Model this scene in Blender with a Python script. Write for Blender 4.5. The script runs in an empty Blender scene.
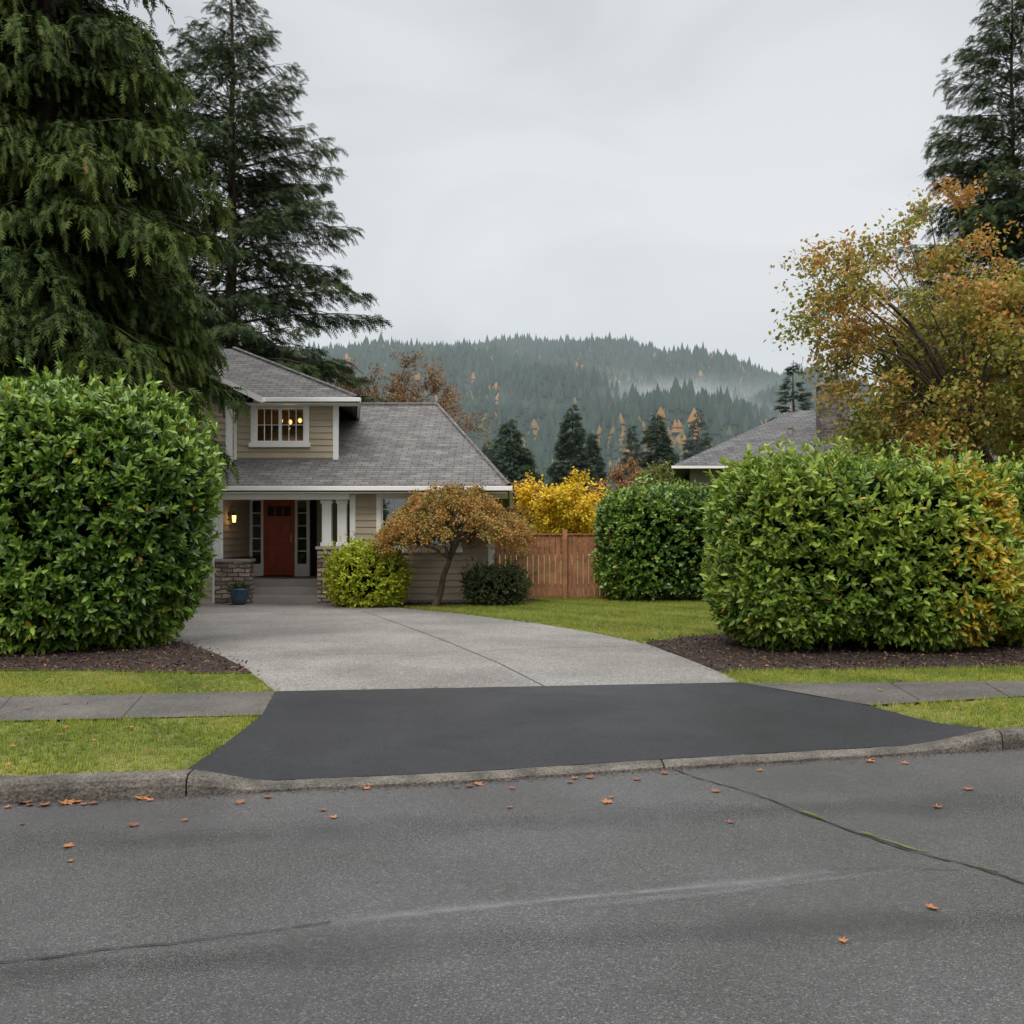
import bpy, math, random
import numpy as np
rng = np.random.default_rng(7); random.seed(7)
SC = bpy.context.scene; COL = SC.collection
F = 1000.0; HOR = 540.0; CZ = 1.6
def P(px, py, z=0.125):
    Y = (CZ - z) * F / (py - HOR); return ((px - 512) / F * Y, Y)
def W(px, py, Y): return ((px - 512) / F * Y, Y, CZ - (py - HOR) / F * Y)

# ------------------------------------------------------------------ materials
def nt(name):
    m = bpy.data.materials.new(name); m.use_nodes = True
    t = m.node_tree; t.nodes.clear()
    out = t.nodes.new('ShaderNodeOutputMaterial')
    return m, t, out
def N(t, typ, **kw):
    n = t.nodes.new(typ)
    for k, v in kw.items():
        if k in n.inputs: n.inputs[k].default_value = v
        else: setattr(n, k, v)
    return n
def ramp(t, fac, stops):
    r = t.nodes.new('ShaderNodeValToRGB'); e = r.color_ramp.elements
    while len(e) < len(stops): e.new(0.5)
    for i, (p, c) in enumerate(stops):
        e[i].position = p; e[i].color = (c[0], c[1], c[2], 1)
    t.links.new(fac, r.inputs[0]); return r.outputs[0]
def mat(name, col, rough=0.8, var=0.15, scale=3.0, fine=0, finescale=120.0, bump=0.0, bscale=60.0, spec=0.3, metal=0, speck=None, rv=0, big_=0):
    m, t, out = nt(name); L = t.links.new
    g = N(t, 'ShaderNodeNewGeometry')
    n1 = N(t, 'ShaderNodeTexNoise', Scale=scale, Detail=6.0, Roughness=0.6); L(g.outputs['Position'], n1.inputs['Vector'])
    c = ramp(t, n1.outputs['Fac'], [(0.3, [x * (1 - var) for x in col]), (0.7, [x * (1 + var) for x in col])])
    if fine:
        n2 = N(t, 'ShaderNodeTexNoise', Scale=finescale, Detail=3.0); L(g.outputs['Position'], n2.inputs['Vector'])
        f = ramp(t, n2.outputs['Fac'], [(0.35, [1 - fine] * 3), (0.65, [1 + fine] * 3)])
        mx = N(t, 'ShaderNodeVectorMath', operation='MULTIPLY'); L(c, mx.inputs[0]); L(f, mx.inputs[1]); c = mx.outputs[0]
    if speck:
        v = N(t, 'ShaderNodeTexVoronoi', Scale=speck[0]); L(g.outputs['Position'], v.inputs['Vector'])
        s = N(t, 'ShaderNodeSeparateColor'); L(v.outputs['Color'], s.inputs[0])
        f = ramp(t, s.outputs[0], [(0.0, [speck[1]] * 3), (0.4, [1] * 3), (0.8, [1] * 3), (1.0, [speck[2]] * 3)])
        mx = N(t, 'ShaderNodeVectorMath', operation='MULTIPLY'); L(c, mx.inputs[0]); L(f, mx.inputs[1]); c = mx.outputs[0]
    if big_:
        n5 = N(t, 'ShaderNodeTexNoise', Scale=.28, Detail=3.0, Distortion=.8); L(g.outputs['Position'], n5.inputs['Vector'])
        f = ramp(t, n5.outputs['Fac'], [(0.35, [1 - big_] * 3), (0.65, [1 + big_] * 3)])
        mx = N(t, 'ShaderNodeVectorMath', operation='MULTIPLY'); L(c, mx.inputs[0]); L(f, mx.inputs[1]); c = mx.outputs[0]
    b = N(t, 'ShaderNodeBsdfPrincipled', Roughness=rough, Metallic=metal); b.inputs['Specular IOR Level'].default_value = spec
    L(c, b.inputs['Base Color'])
    if rv:
        n4 = N(t, 'ShaderNodeTexNoise', Scale=.9, Detail=4.0, Distortion=.6); L(g.outputs['Position'], n4.inputs['Vector'])
        L(ramp(t, n4.outputs['Fac'], [(.35, [rough - rv] * 3), (.65, [rough + rv] * 3)]), b.inputs['Roughness'])
    if bump:
        n3 = N(t, 'ShaderNodeTexNoise', Scale=bscale, Detail=4.0); L(g.outputs['Position'], n3.inputs['Vector'])
        bp = N(t, 'ShaderNodeBump', Strength=bump, Distance=0.02); L(n3.outputs['Fac'], bp.inputs['Height']); L(bp.outputs[0], b.inputs['Normal'])
    L(b.outputs[0], out.inputs[0]); return m
def leafmat(name, stops, rough=0.5, trans=0.2, spec=0.35):
    m, t, out = nt(name); L = t.links.new
    a = N(t, 'ShaderNodeAttribute', attribute_name='tint')
    c = ramp(t, a.outputs['Fac'], stops)
    b = N(t, 'ShaderNodeBsdfPrincipled', Roughness=rough); b.inputs['Specular IOR Level'].default_value = spec
    L(c, b.inputs['Base Color'])
    tr = N(t, 'ShaderNodeBsdfTranslucent'); L(c, tr.inputs[0])
    mx = N(t, 'ShaderNodeMixShader'); mx.inputs[0].default_value = trans
    L(b.outputs[0], mx.inputs[1]); L(tr.outputs[0], mx.inputs[2]); L(mx.outputs[0], out.inputs[0]); return m
def softmat(name, col, rough, amount, nscale, both=False):
    m, t, out = nt(name); L = t.links.new
    a = N(t, 'ShaderNodeAttribute', attribute_name='tint'); g = N(t, 'ShaderNodeNewGeometry')
    n = N(t, 'ShaderNodeTexNoise', Scale=nscale, Detail=5.0); L(g.outputs['Position'], n.inputs['Vector'])
    r = ramp(t, n.outputs['Fac'], [(.3, [.35] * 3), (.7, [1] * 3)])
    k = N(t, 'ShaderNodeMath', operation='MULTIPLY'); L(a.outputs['Fac'], k.inputs[0]); L(r, k.inputs[1])
    k2 = N(t, 'ShaderNodeMath', operation='MULTIPLY'); L(k.outputs[0], k2.inputs[0]); k2.inputs[1].default_value = amount
    tr = N(t, 'ShaderNodeBsdfTransparent'); mx = N(t, 'ShaderNodeMixShader'); L(k2.outputs[0], mx.inputs[0]); L(tr.outputs[0], mx.inputs[1])
    if both:
        d = N(t, 'ShaderNodeBsdfDiffuse'); d.inputs[0].default_value = (*col, 1); e = N(t, 'ShaderNodeBsdfTranslucent'); e.inputs[0].default_value = (*col, 1)
        m2 = N(t, 'ShaderNodeMixShader'); m2.inputs[0].default_value = .5; L(d.outputs[0], m2.inputs[1]); L(e.outputs[0], m2.inputs[2]); L(m2.outputs[0], mx.inputs[2])
    else:
        b = N(t, 'ShaderNodeBsdfPrincipled', Roughness=rough); b.inputs['Base Color'].default_value = (*col, 1); L(b.outputs[0], mx.inputs[2])
    L(mx.outputs[0], out.inputs[0]); return m
def brickmat(name, c1, c2, mortar, bw, rh, ms, rough=0.85, bump=0.5, var=0.25, warp=0):
    m, t, out = nt(name); L = t.links.new
    uv = N(t, 'ShaderNodeUVMap'); vec = uv.outputs[0]
    if warp:
        nw = N(t, 'ShaderNodeTexNoise', Scale=4.0, Detail=2.0); L(vec, nw.inputs['Vector'])
        s1 = N(t, 'ShaderNodeVectorMath', operation='SCALE'); L(nw.outputs['Color'], s1.inputs[0]); s1.inputs['Scale'].default_value = warp
        ad = N(t, 'ShaderNodeVectorMath', operation='ADD'); L(vec, ad.inputs[0]); L(s1.outputs[0], ad.inputs[1]); vec = ad.outputs[0]
    n0 = N(t, 'ShaderNodeTexNoise', Scale=2.5, Detail=5.0); L(uv.outputs[0], n0.inputs['Vector'])
    br = N(t, 'ShaderNodeTexBrick', Scale=1.0); br.inputs['Mortar Size'].default_value = ms
    br.inputs['Brick Width'].default_value = bw; br.inputs['Row Height'].default_value = rh
    br.inputs['Color1'].default_value = (*c1, 1); br.inputs['Color2'].default_value = (*c2, 1); br.inputs['Mortar'].default_value = (*mortar, 1)
    L(vec, br.inputs['Vector'])
    f = ramp(t, n0.outputs['Fac'], [(0.3, [1 - var] * 3), (0.7, [1 + var] * 3)])
    mx = N(t, 'ShaderNodeVectorMath', operation='MULTIPLY'); L(br.outputs['Color'], mx.inputs[0]); L(f, mx.inputs[1])
    b = N(t, 'ShaderNodeBsdfPrincipled', Roughness=rough); b.inputs['Specular IOR Level'].default_value = 0.25
    L(mx.outputs[0], b.inputs['Base Color'])
    n3 = N(t, 'ShaderNodeTexNoise', Scale=40.0, Detail=3.0); L(uv.outputs[0], n3.inputs['Vector'])
    sb = N(t, 'ShaderNodeMath', operation='SUBTRACT'); L(n3.outputs['Fac'], sb.inputs[0]); L(br.outputs['Fac'], sb.inputs[1])
    bp = N(t, 'ShaderNodeBump', Strength=bump, Distance=0.02); L(sb.outputs[0], bp.inputs['Height']); L(bp.outputs[0], b.inputs['Normal'])
    L(b.outputs[0], out.inputs[0]); return m
def emit(name, col, s):
    m, t, out = nt(name); e = N(t, 'ShaderNodeEmission', Strength=s); e.inputs[0].default_value = (*col, 1)
    t.links.new(e.outputs[0], out.inputs[0]); return m
def glassmat(name):
    m, t, out = nt(name); L = t.links.new
    g = N(t, 'ShaderNodeBsdfGlossy', Roughness=0.03); g.inputs[0].default_value = (0.9, 0.95, 1, 1)
    tr = N(t, 'ShaderNodeBsdfTransparent'); tr.inputs[0].default_value = (0.8, 0.82, 0.82, 1)
    fr = N(t, 'ShaderNodeFresnel', IOR=1.5); ad = N(t, 'ShaderNodeMath', operation='ADD'); ad.inputs[1].default_value = 0.06
    L(fr.outputs[0], ad.inputs[0])
    mx = N(t, 'ShaderNodeMixShader'); L(ad.outputs[0], mx.inputs[0]); L(tr.outputs[0], mx.inputs[1]); L(g.outputs[0], mx.inputs[2])
    L(mx.outputs[0], out.inputs[0]); return m

M = {}
M['asphalt'] = mat('asphalt', (0.060, 0.058, 0.057), 0.44, 0.16, 0.9, fine=0.35, finescale=130, bump=0.6, bscale=120, spec=0.45, speck=(135, 0.5, 2.2), rv=.1, big_=.18)
M['newasphalt'] = mat('new_asphalt', (0.013, 0.0135, 0.016), 0.5, 0.25, 1.4, fine=0.4, finescale=110, bump=0.7, bscale=110, spec=0.32, speck=(120, 0.6, 2.4), rv=.12, big_=.25)
M['aggregate'] = mat('aggregate', (0.185, 0.173, 0.158), 0.72, 0.2, 0.8, fine=0.3, finescale=75, bump=0.5, bscale=70, speck=(75, 0.5, 1.8), big_=.15)
M['concrete'] = mat('concrete', (0.27, 0.25, 0.225), 0.85, 0.2, 1.2, fine=0.15, finescale=70, bump=0.3, bscale=50)
M['sidewalk'] = mat('sidewalk', (0.08, 0.072, 0.064), 0.8, 0.3, 1.5, fine=0.3, finescale=50, bump=0.4, bscale=50, big_=.2)
M['kerb'] = mat('kerb', (0.095, 0.084, 0.07), 0.8, 0.55, 4.0, fine=0.4, finescale=60, bump=0.8, bscale=40)
M['joint'] = mat('joint', (0.06, 0.053, 0.045), 0.9)
M['moss'] = mat('moss', (0.085, 0.1, 0.02), 0.95, 0.6, 6.0)
M['tar'] = mat('tar', (0.022, 0.022, 0.021), 0.8)
M['wear'] = softmat('wear', (0.19, 0.19, 0.19), .5, .75, 9)
M['stain'] = softmat('stain', (0.02, 0.02, 0.02), .35, .5, 3)
M['lawn'] = mat('lawn', (0.12, 0.13, 0.03), 0.95, 0.35, 1.3, fine=0.4, finescale=40, bump=0.6, bscale=60)
M['ground'] = mat('ground', (0.05, 0.065, 0.025), 0.95, 0.3, 0.05)
M['mulch'] = mat('mulch', (0.03, 0.018, 0.013), 0.95, 0.4, 5, fine=0.5, finescale=50, bump=1.0, bscale=40)
M['siding'] = mat('siding', (0.36, 0.305, 0.22), 0.7, 0.06, 1.5, fine=0.04)
M['siding2'] = mat('siding_dark', (0.13, 0.12, 0.10), 0.8, 0.06, 1.5)
M['trim'] = mat('trim', (0.72, 0.71, 0.68), 0.5, 0.05, 2)
M['dark'] = mat('dark', (0.03, 0.028, 0.025), 0.8)
M['interior'] = mat('interior', (0.26, 0.20, 0.14), 0.9, 0.2, 1)
M['warmroom'] = mat('warmroom', (0.34, 0.21, 0.11), 0.9, 0.2, 1)
M['blind'] = mat('blind', (0.4, 0.4, 0.39), 0.8)
M['door'] = mat('door', (0.30, 0.05, 0.022), 0.4, 0.2, 6, spec=0.5)
M['brass'] = mat('brass', (0.4, 0.28, 0.1), 0.35, metal=1)
M['fence'] = mat('fence', (0.27, 0.12, 0.062), 0.8, 0.35, 4, fine=0.2, finescale=30)
M['bark'] = mat('bark', (0.075, 0.055, 0.042), 0.95, 0.4, 6, bump=0.8, bscale=25)
M['planter'] = mat('planter', (0.04, 0.07, 0.11), 0.35, 0.2, 8, spec=0.5)
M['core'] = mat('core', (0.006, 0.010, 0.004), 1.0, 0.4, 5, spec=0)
M['shingle'] = brickmat('shingle', (0.165, 0.155, 0.148), (0.105, 0.1, 0.097), (0.055, 0.053, 0.05), 0.34, 0.15, 0.012)
M['shingle2'] = brickmat('shingle2', (0.135, 0.13, 0.13), (0.085, 0.083, 0.083), (0.05, 0.05, 0.05), 0.34, 0.17, 0.015)
M['stone'] = brickmat('stone', (0.42, 0.33, 0.25), (0.16, 0.12, 0.10), (0.07, 0.06, 0.055), 0.27, 0.10, 0.014, bump=1.0, var=0.45, warp=.09)
M['chimney'] = brickmat('chimney', (0.15, 0.115, 0.105), (0.06, 0.05, 0.05), (0.15, 0.135, 0.125), 0.26, 0.13, 0.014, bump=1.0, var=.5, warp=.05)
M['glass'] = glassmat('glass')
M['bulb'] = emit('bulb', (1, 0.55, 0.18), 3.0)
M['laurel'] = leafmat('laurel', [(0, (0.018, 0.045, 0.008)), (0.5, (0.065, 0.135, 0.016)), (0.88, (0.22, 0.33, 0.045)), (0.93, (0.45, 0.33, 0.03)), (1, (0.5, 0.24, 0.03))], 0.36, 0.2, 0.5)
M['laurel2'] = leafmat('laurel2', [(0, (0.04, 0.08, 0.01)), (0.5, (0.115, 0.195, 0.022)), (0.88, (0.28, 0.36, 0.045)), (0.93, (0.50, 0.40, 0.03)), (1, (0.50, 0.26, 0.03))], 0.42, 0.25, 0.45)
M['limeleaf'] = leafmat('limeleaf', [(0, (0.14, 0.19, 0.01)), (1, (0.42, 0.46, 0.03))], 0.5, 0.25)
M['darkleaf'] = leafmat('darkleaf', [(0, (0.03, 0.045, 0.018)), (1, (0.09, 0.11, 0.035))], 0.6, 0.2)
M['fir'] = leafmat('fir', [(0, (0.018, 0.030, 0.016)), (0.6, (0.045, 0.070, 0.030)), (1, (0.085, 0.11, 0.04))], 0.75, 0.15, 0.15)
M['firfar'] = leafmat('firfar', [(0, (0.02, 0.038, 0.024)), (1, (0.06, 0.088, 0.045))], 0.8, 0.15, 0.2)  # bluer than the near firs, slight distance haze put into the colour
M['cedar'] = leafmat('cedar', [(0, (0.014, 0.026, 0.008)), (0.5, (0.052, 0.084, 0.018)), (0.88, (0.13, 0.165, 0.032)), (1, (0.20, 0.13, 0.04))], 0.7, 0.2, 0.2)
M['autumn'] = leafmat('autumn', [(0, (0.10, 0.13, 0.02)), (0.45, (0.27, 0.25, 0.04)), (0.72, (0.42, 0.23, 0.05)), (1, (0.40, 0.14, 0.05))], 0.6, 0.35)
M['maple'] = leafmat('maple', [(0, (0.15, 0.14, 0.03)), (0.45, (0.34, 0.22, 0.05)), (1, (0.46, 0.19, 0.05))], 0.6, 0.3)
M['yellow'] = leafmat('yellow', [(0, (0.42, 0.33, 0.02)), (0.7, (0.75, 0.52, 0.02)), (1, (0.68, 0.30, 0.02))], 0.6, 0.3)
M['rust'] = leafmat('rust', [(0, (0.17, 0.11, 0.05)), (1, (0.36, 0.18, 0.08))], 0.7, 0.3)
M['olive'] = leafmat('olive', [(0, (0.09, 0.11, 0.03)), (1, (0.25, 0.24, 0.06))], 0.7, 0.3)
M['forest'] = leafmat('forest', [(0, (0.014, 0.030, 0.022)), (0.86, (0.034, 0.056, 0.036)), (0.9, (0.12, 0.10, 0.03)), (1, (0.30, 0.13, 0.03))], 0.9, 0.0, 0.1)
M['grass'] = leafmat('grass', [(0, (0.10, 0.14, 0.018)), (0.5, (0.21, 0.26, 0.03)), (0.8, (0.34, 0.33, 0.05)), (1, (0.38, 0.29, 0.12))], 0.7, 0.25)
M['chips'] = leafmat('chips', [(0, (0.02, 0.013, 0.01)), (0.9, (0.10, 0.06, 0.042)), (1, (0.3, 0.13, 0.05))], 0.9, 0.0)
M['deadleaf'] = mat('deadleaf', (0.30, 0.115, 0.04), 0.7, 0.45, 9)
M['browndead'] = mat('browndead', (0.17, 0.07, 0.04), 0.7, 0.3, 9)

# ------------------------------------------------------------------ object helpers
def wl(p):
    v = np.zeros(3)
    while p is not None:
        v += np.array(p.location); p = p.parent
    return v
def tag(o, label=None, cat=None, group=None, kind=None):
    if label: o['label'] = label
    if cat: o['category'] = cat
    if group: o['group'] = group
    if kind: o['kind'] = kind
    return o
def thing(name, label, cat, loc, group=None):
    o = bpy.data.objects.new(name, None); COL.objects.link(o); o.location = loc; o.empty_display_size = 0.2
    return tag(o, label, cat, group)
def auto_uv(me):
    uv = me.uv_layers.new(name='UVMap'); co = [v.co for v in me.vertices]
    for p in me.polygons:
        n = p.normal
        if abs(n.z) > 0.98: u = (1, 0, 0); v = (0, 1, 0)
        else:
            l = math.hypot(n.x, n.y); u = (-n.y / l, n.x / l, 0)
            v = (n.y * u[2] - n.z * u[1], n.z * u[0] - n.x * u[2], n.x * u[1] - n.y * u[0])
        for li in p.loop_indices:
            c = co[me.loops[li].vertex_index]
            uv.data[li].uv = (c.x * u[0] + c.y * u[1] + c.z * u[2], c.x * v[0] + c.y * v[1] + c.z * v[2])
class MB:
    def __init__(s): s.v = []; s.f = []
    def poly(s, pts, faces):
        b = len(s.v); s.v += [tuple(p) for p in pts]; s.f += [tuple(b + i for i in f) for f in faces]; return s
    def box(s, x0, x1, y0, y1, z0, z1):
        return s.poly([(x0, y0, z0), (x1, y0, z0), (x1, y1, z0), (x0, y1, z0), (x0, y0, z1), (x1, y0, z1), (x1, y1, z1), (x0, y1, z1)],
                      [(0, 3, 2, 1), (4, 5, 6, 7), (0, 1, 5, 4), (1, 2, 6, 5), (2, 3, 7, 6), (3, 0, 4, 7)])
    def lathe(s, cx, cy, prof, k=20):
        pts = []; fs = []
        for (r, z) in prof:
            for i in range(k):
                a = 2 * math.pi * i / k; pts.append((cx + r * math.cos(a), cy + r * math.sin(a), z))
        for j in range(len(prof) - 1):
            for i in range(k):
                a = j * k + i; b = j * k + (i + 1) % k; fs.append((a, b, b + k, a + k))
        fs.append(tuple(range(k))[::-1]); fs.append(tuple((len(prof) - 1) * k + i for i in range(k)))
        return s.poly(pts, fs)
    def tube(s, pts, rad, k=6):
        pts = np.array(pts, float); n = len(pts); V = []; fs = []
        for i in range(n):
            d = pts[min(i + 1, n - 1)] - pts[max(i - 1, 0)]; d = d / (np.linalg.norm(d) + 1e-9)
            a = np.cross(d, (0.3, 0.9, 0.1)) if abs(d[1]) < 0.9 else np.cross(d, (1, 0, 0)); a /= np.linalg.norm(a); b = np.cross(d, a)
            for j in range(k):
                t = 2 * math.pi * j / k; V.append(pts[i] + rad[i] * (math.cos(t) * a + math.sin(t) * b))
        for i in range(n - 1):
            for j in range(k):
                fs.append((i * k + j, i * k + (j + 1) % k, (i + 1) * k + (j + 1) % k, (i + 1) * k + j))
        return s.poly(V, fs)
    def build(s, name, m, parent=None, smooth=False, bevel=0):
        me = bpy.data.meshes.new(name); o0 = wl(parent)
        me.from_pydata([(v[0] - o0[0], v[1] - o0[1], v[2] - o0[2]) for v in s.v], [], s.f)
        me.update(); auto_uv(me)
        if m: me.materials.append(m)
        if smooth: me.polygons.foreach_set('use_smooth', [True] * len(me.polygons))
        o = bpy.data.objects.new(name, me); COL.objects.link(o); o.parent = parent
        if bevel:
            b = o.modifiers.new('b', 'BEVEL'); b.width = bevel; b.segments = 2; b.limit_method = 'ANGLE'
        return o
def struct(o): o['kind'] = 'structure'; return o
def big(name, V, Fc, m, parent=None, tint=None):
    V = V - wl(parent); me = bpy.data.meshes.new(name); n, k = Fc.shape
    me.vertices.add(len(V)); me.vertices.foreach_set('co', V.astype(np.float32).ravel())
    me.loops.add(n * k); me.loops.foreach_set('vertex_index', Fc.astype(np.int32).ravel())
    me.polygons.add(n); me.polygons.foreach_set('loop_start', np.arange(0, n * k, k, dtype=np.int32))
    me.update(calc_edges=True)
    if tint is not None:
        a = me.attributes.new('tint', 'FLOAT', 'POINT'); a.data.foreach_set('value', np.clip(tint, 0, 1).astype(np.float32))
    me.materials.append(m); o = bpy.data.objects.new(name, me); COL.objects.link(o); o.parent = parent; return o
def nrm(a): return a / (np.linalg.norm(a, axis=-1, keepdims=True) + 1e-9)
def inst(T, TF, O, A, B, C, tint):
    n = len(O); t = len(T)
    V = O[:, None, :] + T[None, :, 0:1] * A[:, None, :] + T[None, :, 1:2] * B[:, None, :] + T[None, :, 2:3] * C[:, None, :]
    return V.reshape(-1, 3), (TF[None] + (np.arange(n) * t)[:, None, None]).reshape(-1, TF.shape[1]), np.repeat(tint, t)
HEX = np.array([(0, 0, 0), (0, .33, 0), (0, .68, -.02), (0, 1, -.1), (-.17, .28, .04), (-.18, .62, .03), (.17, .28, .04), (.18, .62, .03)], float)
HEXF = np.array([(0, 6, 1), (6, 7, 2), (6, 2, 1), (7, 3, 2), (0, 1, 4), (4, 1, 2), (4, 2, 5), (5, 2, 3)])
DIA = np.array([(0, 0, 0), (-.28, .45, .06), (.28, .45, .06), (0, 1, -.05)], float); DIAF = np.array([(0, 2, 1), (1, 2, 3)])
def feather(np_=5, w=0.42, th=0.10):
    v = [(0.02, 0, 0), (-0.02, 0, 0), (0, 1, -0.08)]; f = [(0, 2, 1)]
    for i in range(np_):
        y = 0.08 + 0.8 * i / np_
        for s in (-1, 1):
            b = len(v); ww = w * (1 - 0.6 * i / np_)
            v += [(0, y, 0), (0, y + th, 0), (s * ww, y + th * 1.2 + ww * 0.55, -0.07)]; f.append((b, b + 1, b + 2))
    return np.array(v, float), np.array(f)
FEA, FEAF = feather(4, .38, .15); FE2, FE2F = feather(3, 0.36, 0.2); FE3, FE3F = feather(3, 0.32, 0.26)

# ------------------------------------------------------------------ vegetation
def lumps(p, s, seed):
    a = np.sin(p[:, 0] * s + seed) * np.cos(p[:, 1] * s * 1.1 + seed * 2) + np.sin(p[:, 2] * s * 1.2 + seed * 3 + p[:, 0] * s * 0.6)
    b = np.sin(p[:, 0] * s * 2.7 + seed * 4) * np.sin(p[:, 2] * s * 2.5 + seed) + np.cos(p[:, 1] * s * 2.9)
    return (a + 0.5 * b) / 3
def supere(n, a, b, c, e):
    ar = np.array([b * c, b * c, a * c, a * c, a * b, a * b]); k = rng.choice(6, n, p=ar / ar.sum())
    q = rng.uniform(-1, 1, (n, 3)) * np.array([a, b, c]); ax = k // 2; sg = np.where(k % 2 == 0, 1, -1)
    q[np.arange(n), ax] = sg * np.array([a, b, c])[ax]
    r = (np.abs(q / np.array([a, b, c])) ** e).sum(1) ** (1 / e); p = q / r[:, None]
    g = np.sign(p) * np.abs(p / np.array([a, b, c])) ** (e - 1) / np.array([a, b, c]); return p, nrm(g)
def hedge(name, label, cat, c, h, e, nshoot, k, leaf, m, lump=0.15, depth=0.3, tmpl='hex', tintf=None, upw=0.5, sh=0.085, yel=0.012, ls=1.6, seed=1.0, group=None, stems=True, loose=.06):
    root = thing(name, label, cat, (c[0], c[1], c[2]), group)
    a, b, cc = h; ctr = np.array([c[0], c[1], c[2] + cc])
    p, n = supere(nshoot, a, b, cc, e)
    keep = p[:, 2] > -cc * 0.97; p = p[keep]; n = n[keep]; ns = len(p)
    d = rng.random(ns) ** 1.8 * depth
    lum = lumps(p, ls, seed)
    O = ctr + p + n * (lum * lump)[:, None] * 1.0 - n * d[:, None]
    stick = rng.random(ns) < loose; O[stick] += (n * 0.6 + np.array([0, 0, 0.9]))[stick] * (sh * rng.uniform(1, 2.6, ns))[stick][:, None]
    O[:, 2] = np.maximum(O[:, 2], c[2] + 0.04)
    ax = nrm(n * 0.75 + np.array([0, 0, upw]) + rng.normal(0, 0.36, (ns, 3)))
    u = nrm(np.cross(ax, rng.normal(size=(ns, 3)))); v = np.cross(ax, u)
    OO = []; AA = []; BB = []; CC = []; TT = []
    base_t = 0.42 + lum * 0.3 - d / depth * 0.3 + rng.normal(0, 0.1, ns) + stick * .2  # deeper shoots tinted darker, occlusion put into the leaf colour
    for j in range(k):
        ph = j * 2.4 + rng.uniform(-.5, .5, ns); th = np.radians(rng.uniform(20, 78, ns) * (0.4 + 0.6 * (1 - j / k)) + 6)
        rad = np.cos(ph)[:, None] * u + np.sin(ph)[:, None] * v
        B = ax * np.cos(th)[:, None] + rad * np.sin(th)[:, None] + rng.normal(0, .12, (ns, 3)); B[:, 2] -= 0.08; B = nrm(B)
        A = nrm(np.cross(B, ax)); C = np.cross(A, B)
        s = (leaf * rng.uniform(0.6, 1.2, ns))[:, None]
        OO.append(O + ax * (sh * j / k) * 1.3); AA.append(A * s); BB.append(B * s); CC.append(C * s)
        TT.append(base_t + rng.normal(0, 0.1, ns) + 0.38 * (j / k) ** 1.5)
    O = np.concatenate(OO); T = np.clip(np.concatenate(TT), 0, 0.88)
    y = rng.random(len(T)) < yel
    if tintf is not None: y |= rng.random(len(T)) < tintf(O)
    T[y] = rng.uniform(0.91, 1, y.sum())
    tm = (HEX, HEXF) if tmpl == 'hex' else (DIA, DIAF)
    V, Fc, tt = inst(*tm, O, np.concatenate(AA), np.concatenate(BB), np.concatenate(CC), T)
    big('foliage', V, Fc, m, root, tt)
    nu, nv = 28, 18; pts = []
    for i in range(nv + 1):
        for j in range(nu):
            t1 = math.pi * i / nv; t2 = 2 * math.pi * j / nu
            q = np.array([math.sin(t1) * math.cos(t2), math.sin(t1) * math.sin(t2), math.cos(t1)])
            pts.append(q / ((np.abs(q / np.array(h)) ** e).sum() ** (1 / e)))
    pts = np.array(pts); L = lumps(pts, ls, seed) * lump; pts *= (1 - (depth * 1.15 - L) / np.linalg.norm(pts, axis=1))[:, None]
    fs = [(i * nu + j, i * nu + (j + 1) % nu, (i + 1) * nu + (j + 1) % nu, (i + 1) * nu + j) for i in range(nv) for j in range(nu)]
    mb = MB(); mb.poly(pts + ctr, fs); mb.build('dark_core', M['core'], root, True)  # near-black filler lump blocking leaf gaps, stands in for inner shade
    if stems:
        for i in range(int(3 + a * 2)):
            mb = MB()
            x = c[0] + rng.uniform(-a, a) * .75; y = c[1] + rng.uniform(-b, b) * 0.7
            mb.tube([(x, y, c[2] - 0.02), (x + rng.uniform(-.1, .1), y, c[2] + cc * .4), (x + rng.uniform(-.2, .2), y, c[2] + cc)], [0.03, 0.025, 0.015], 5)
            mb.build('stem', M['bark'], root)
    return root

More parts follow.
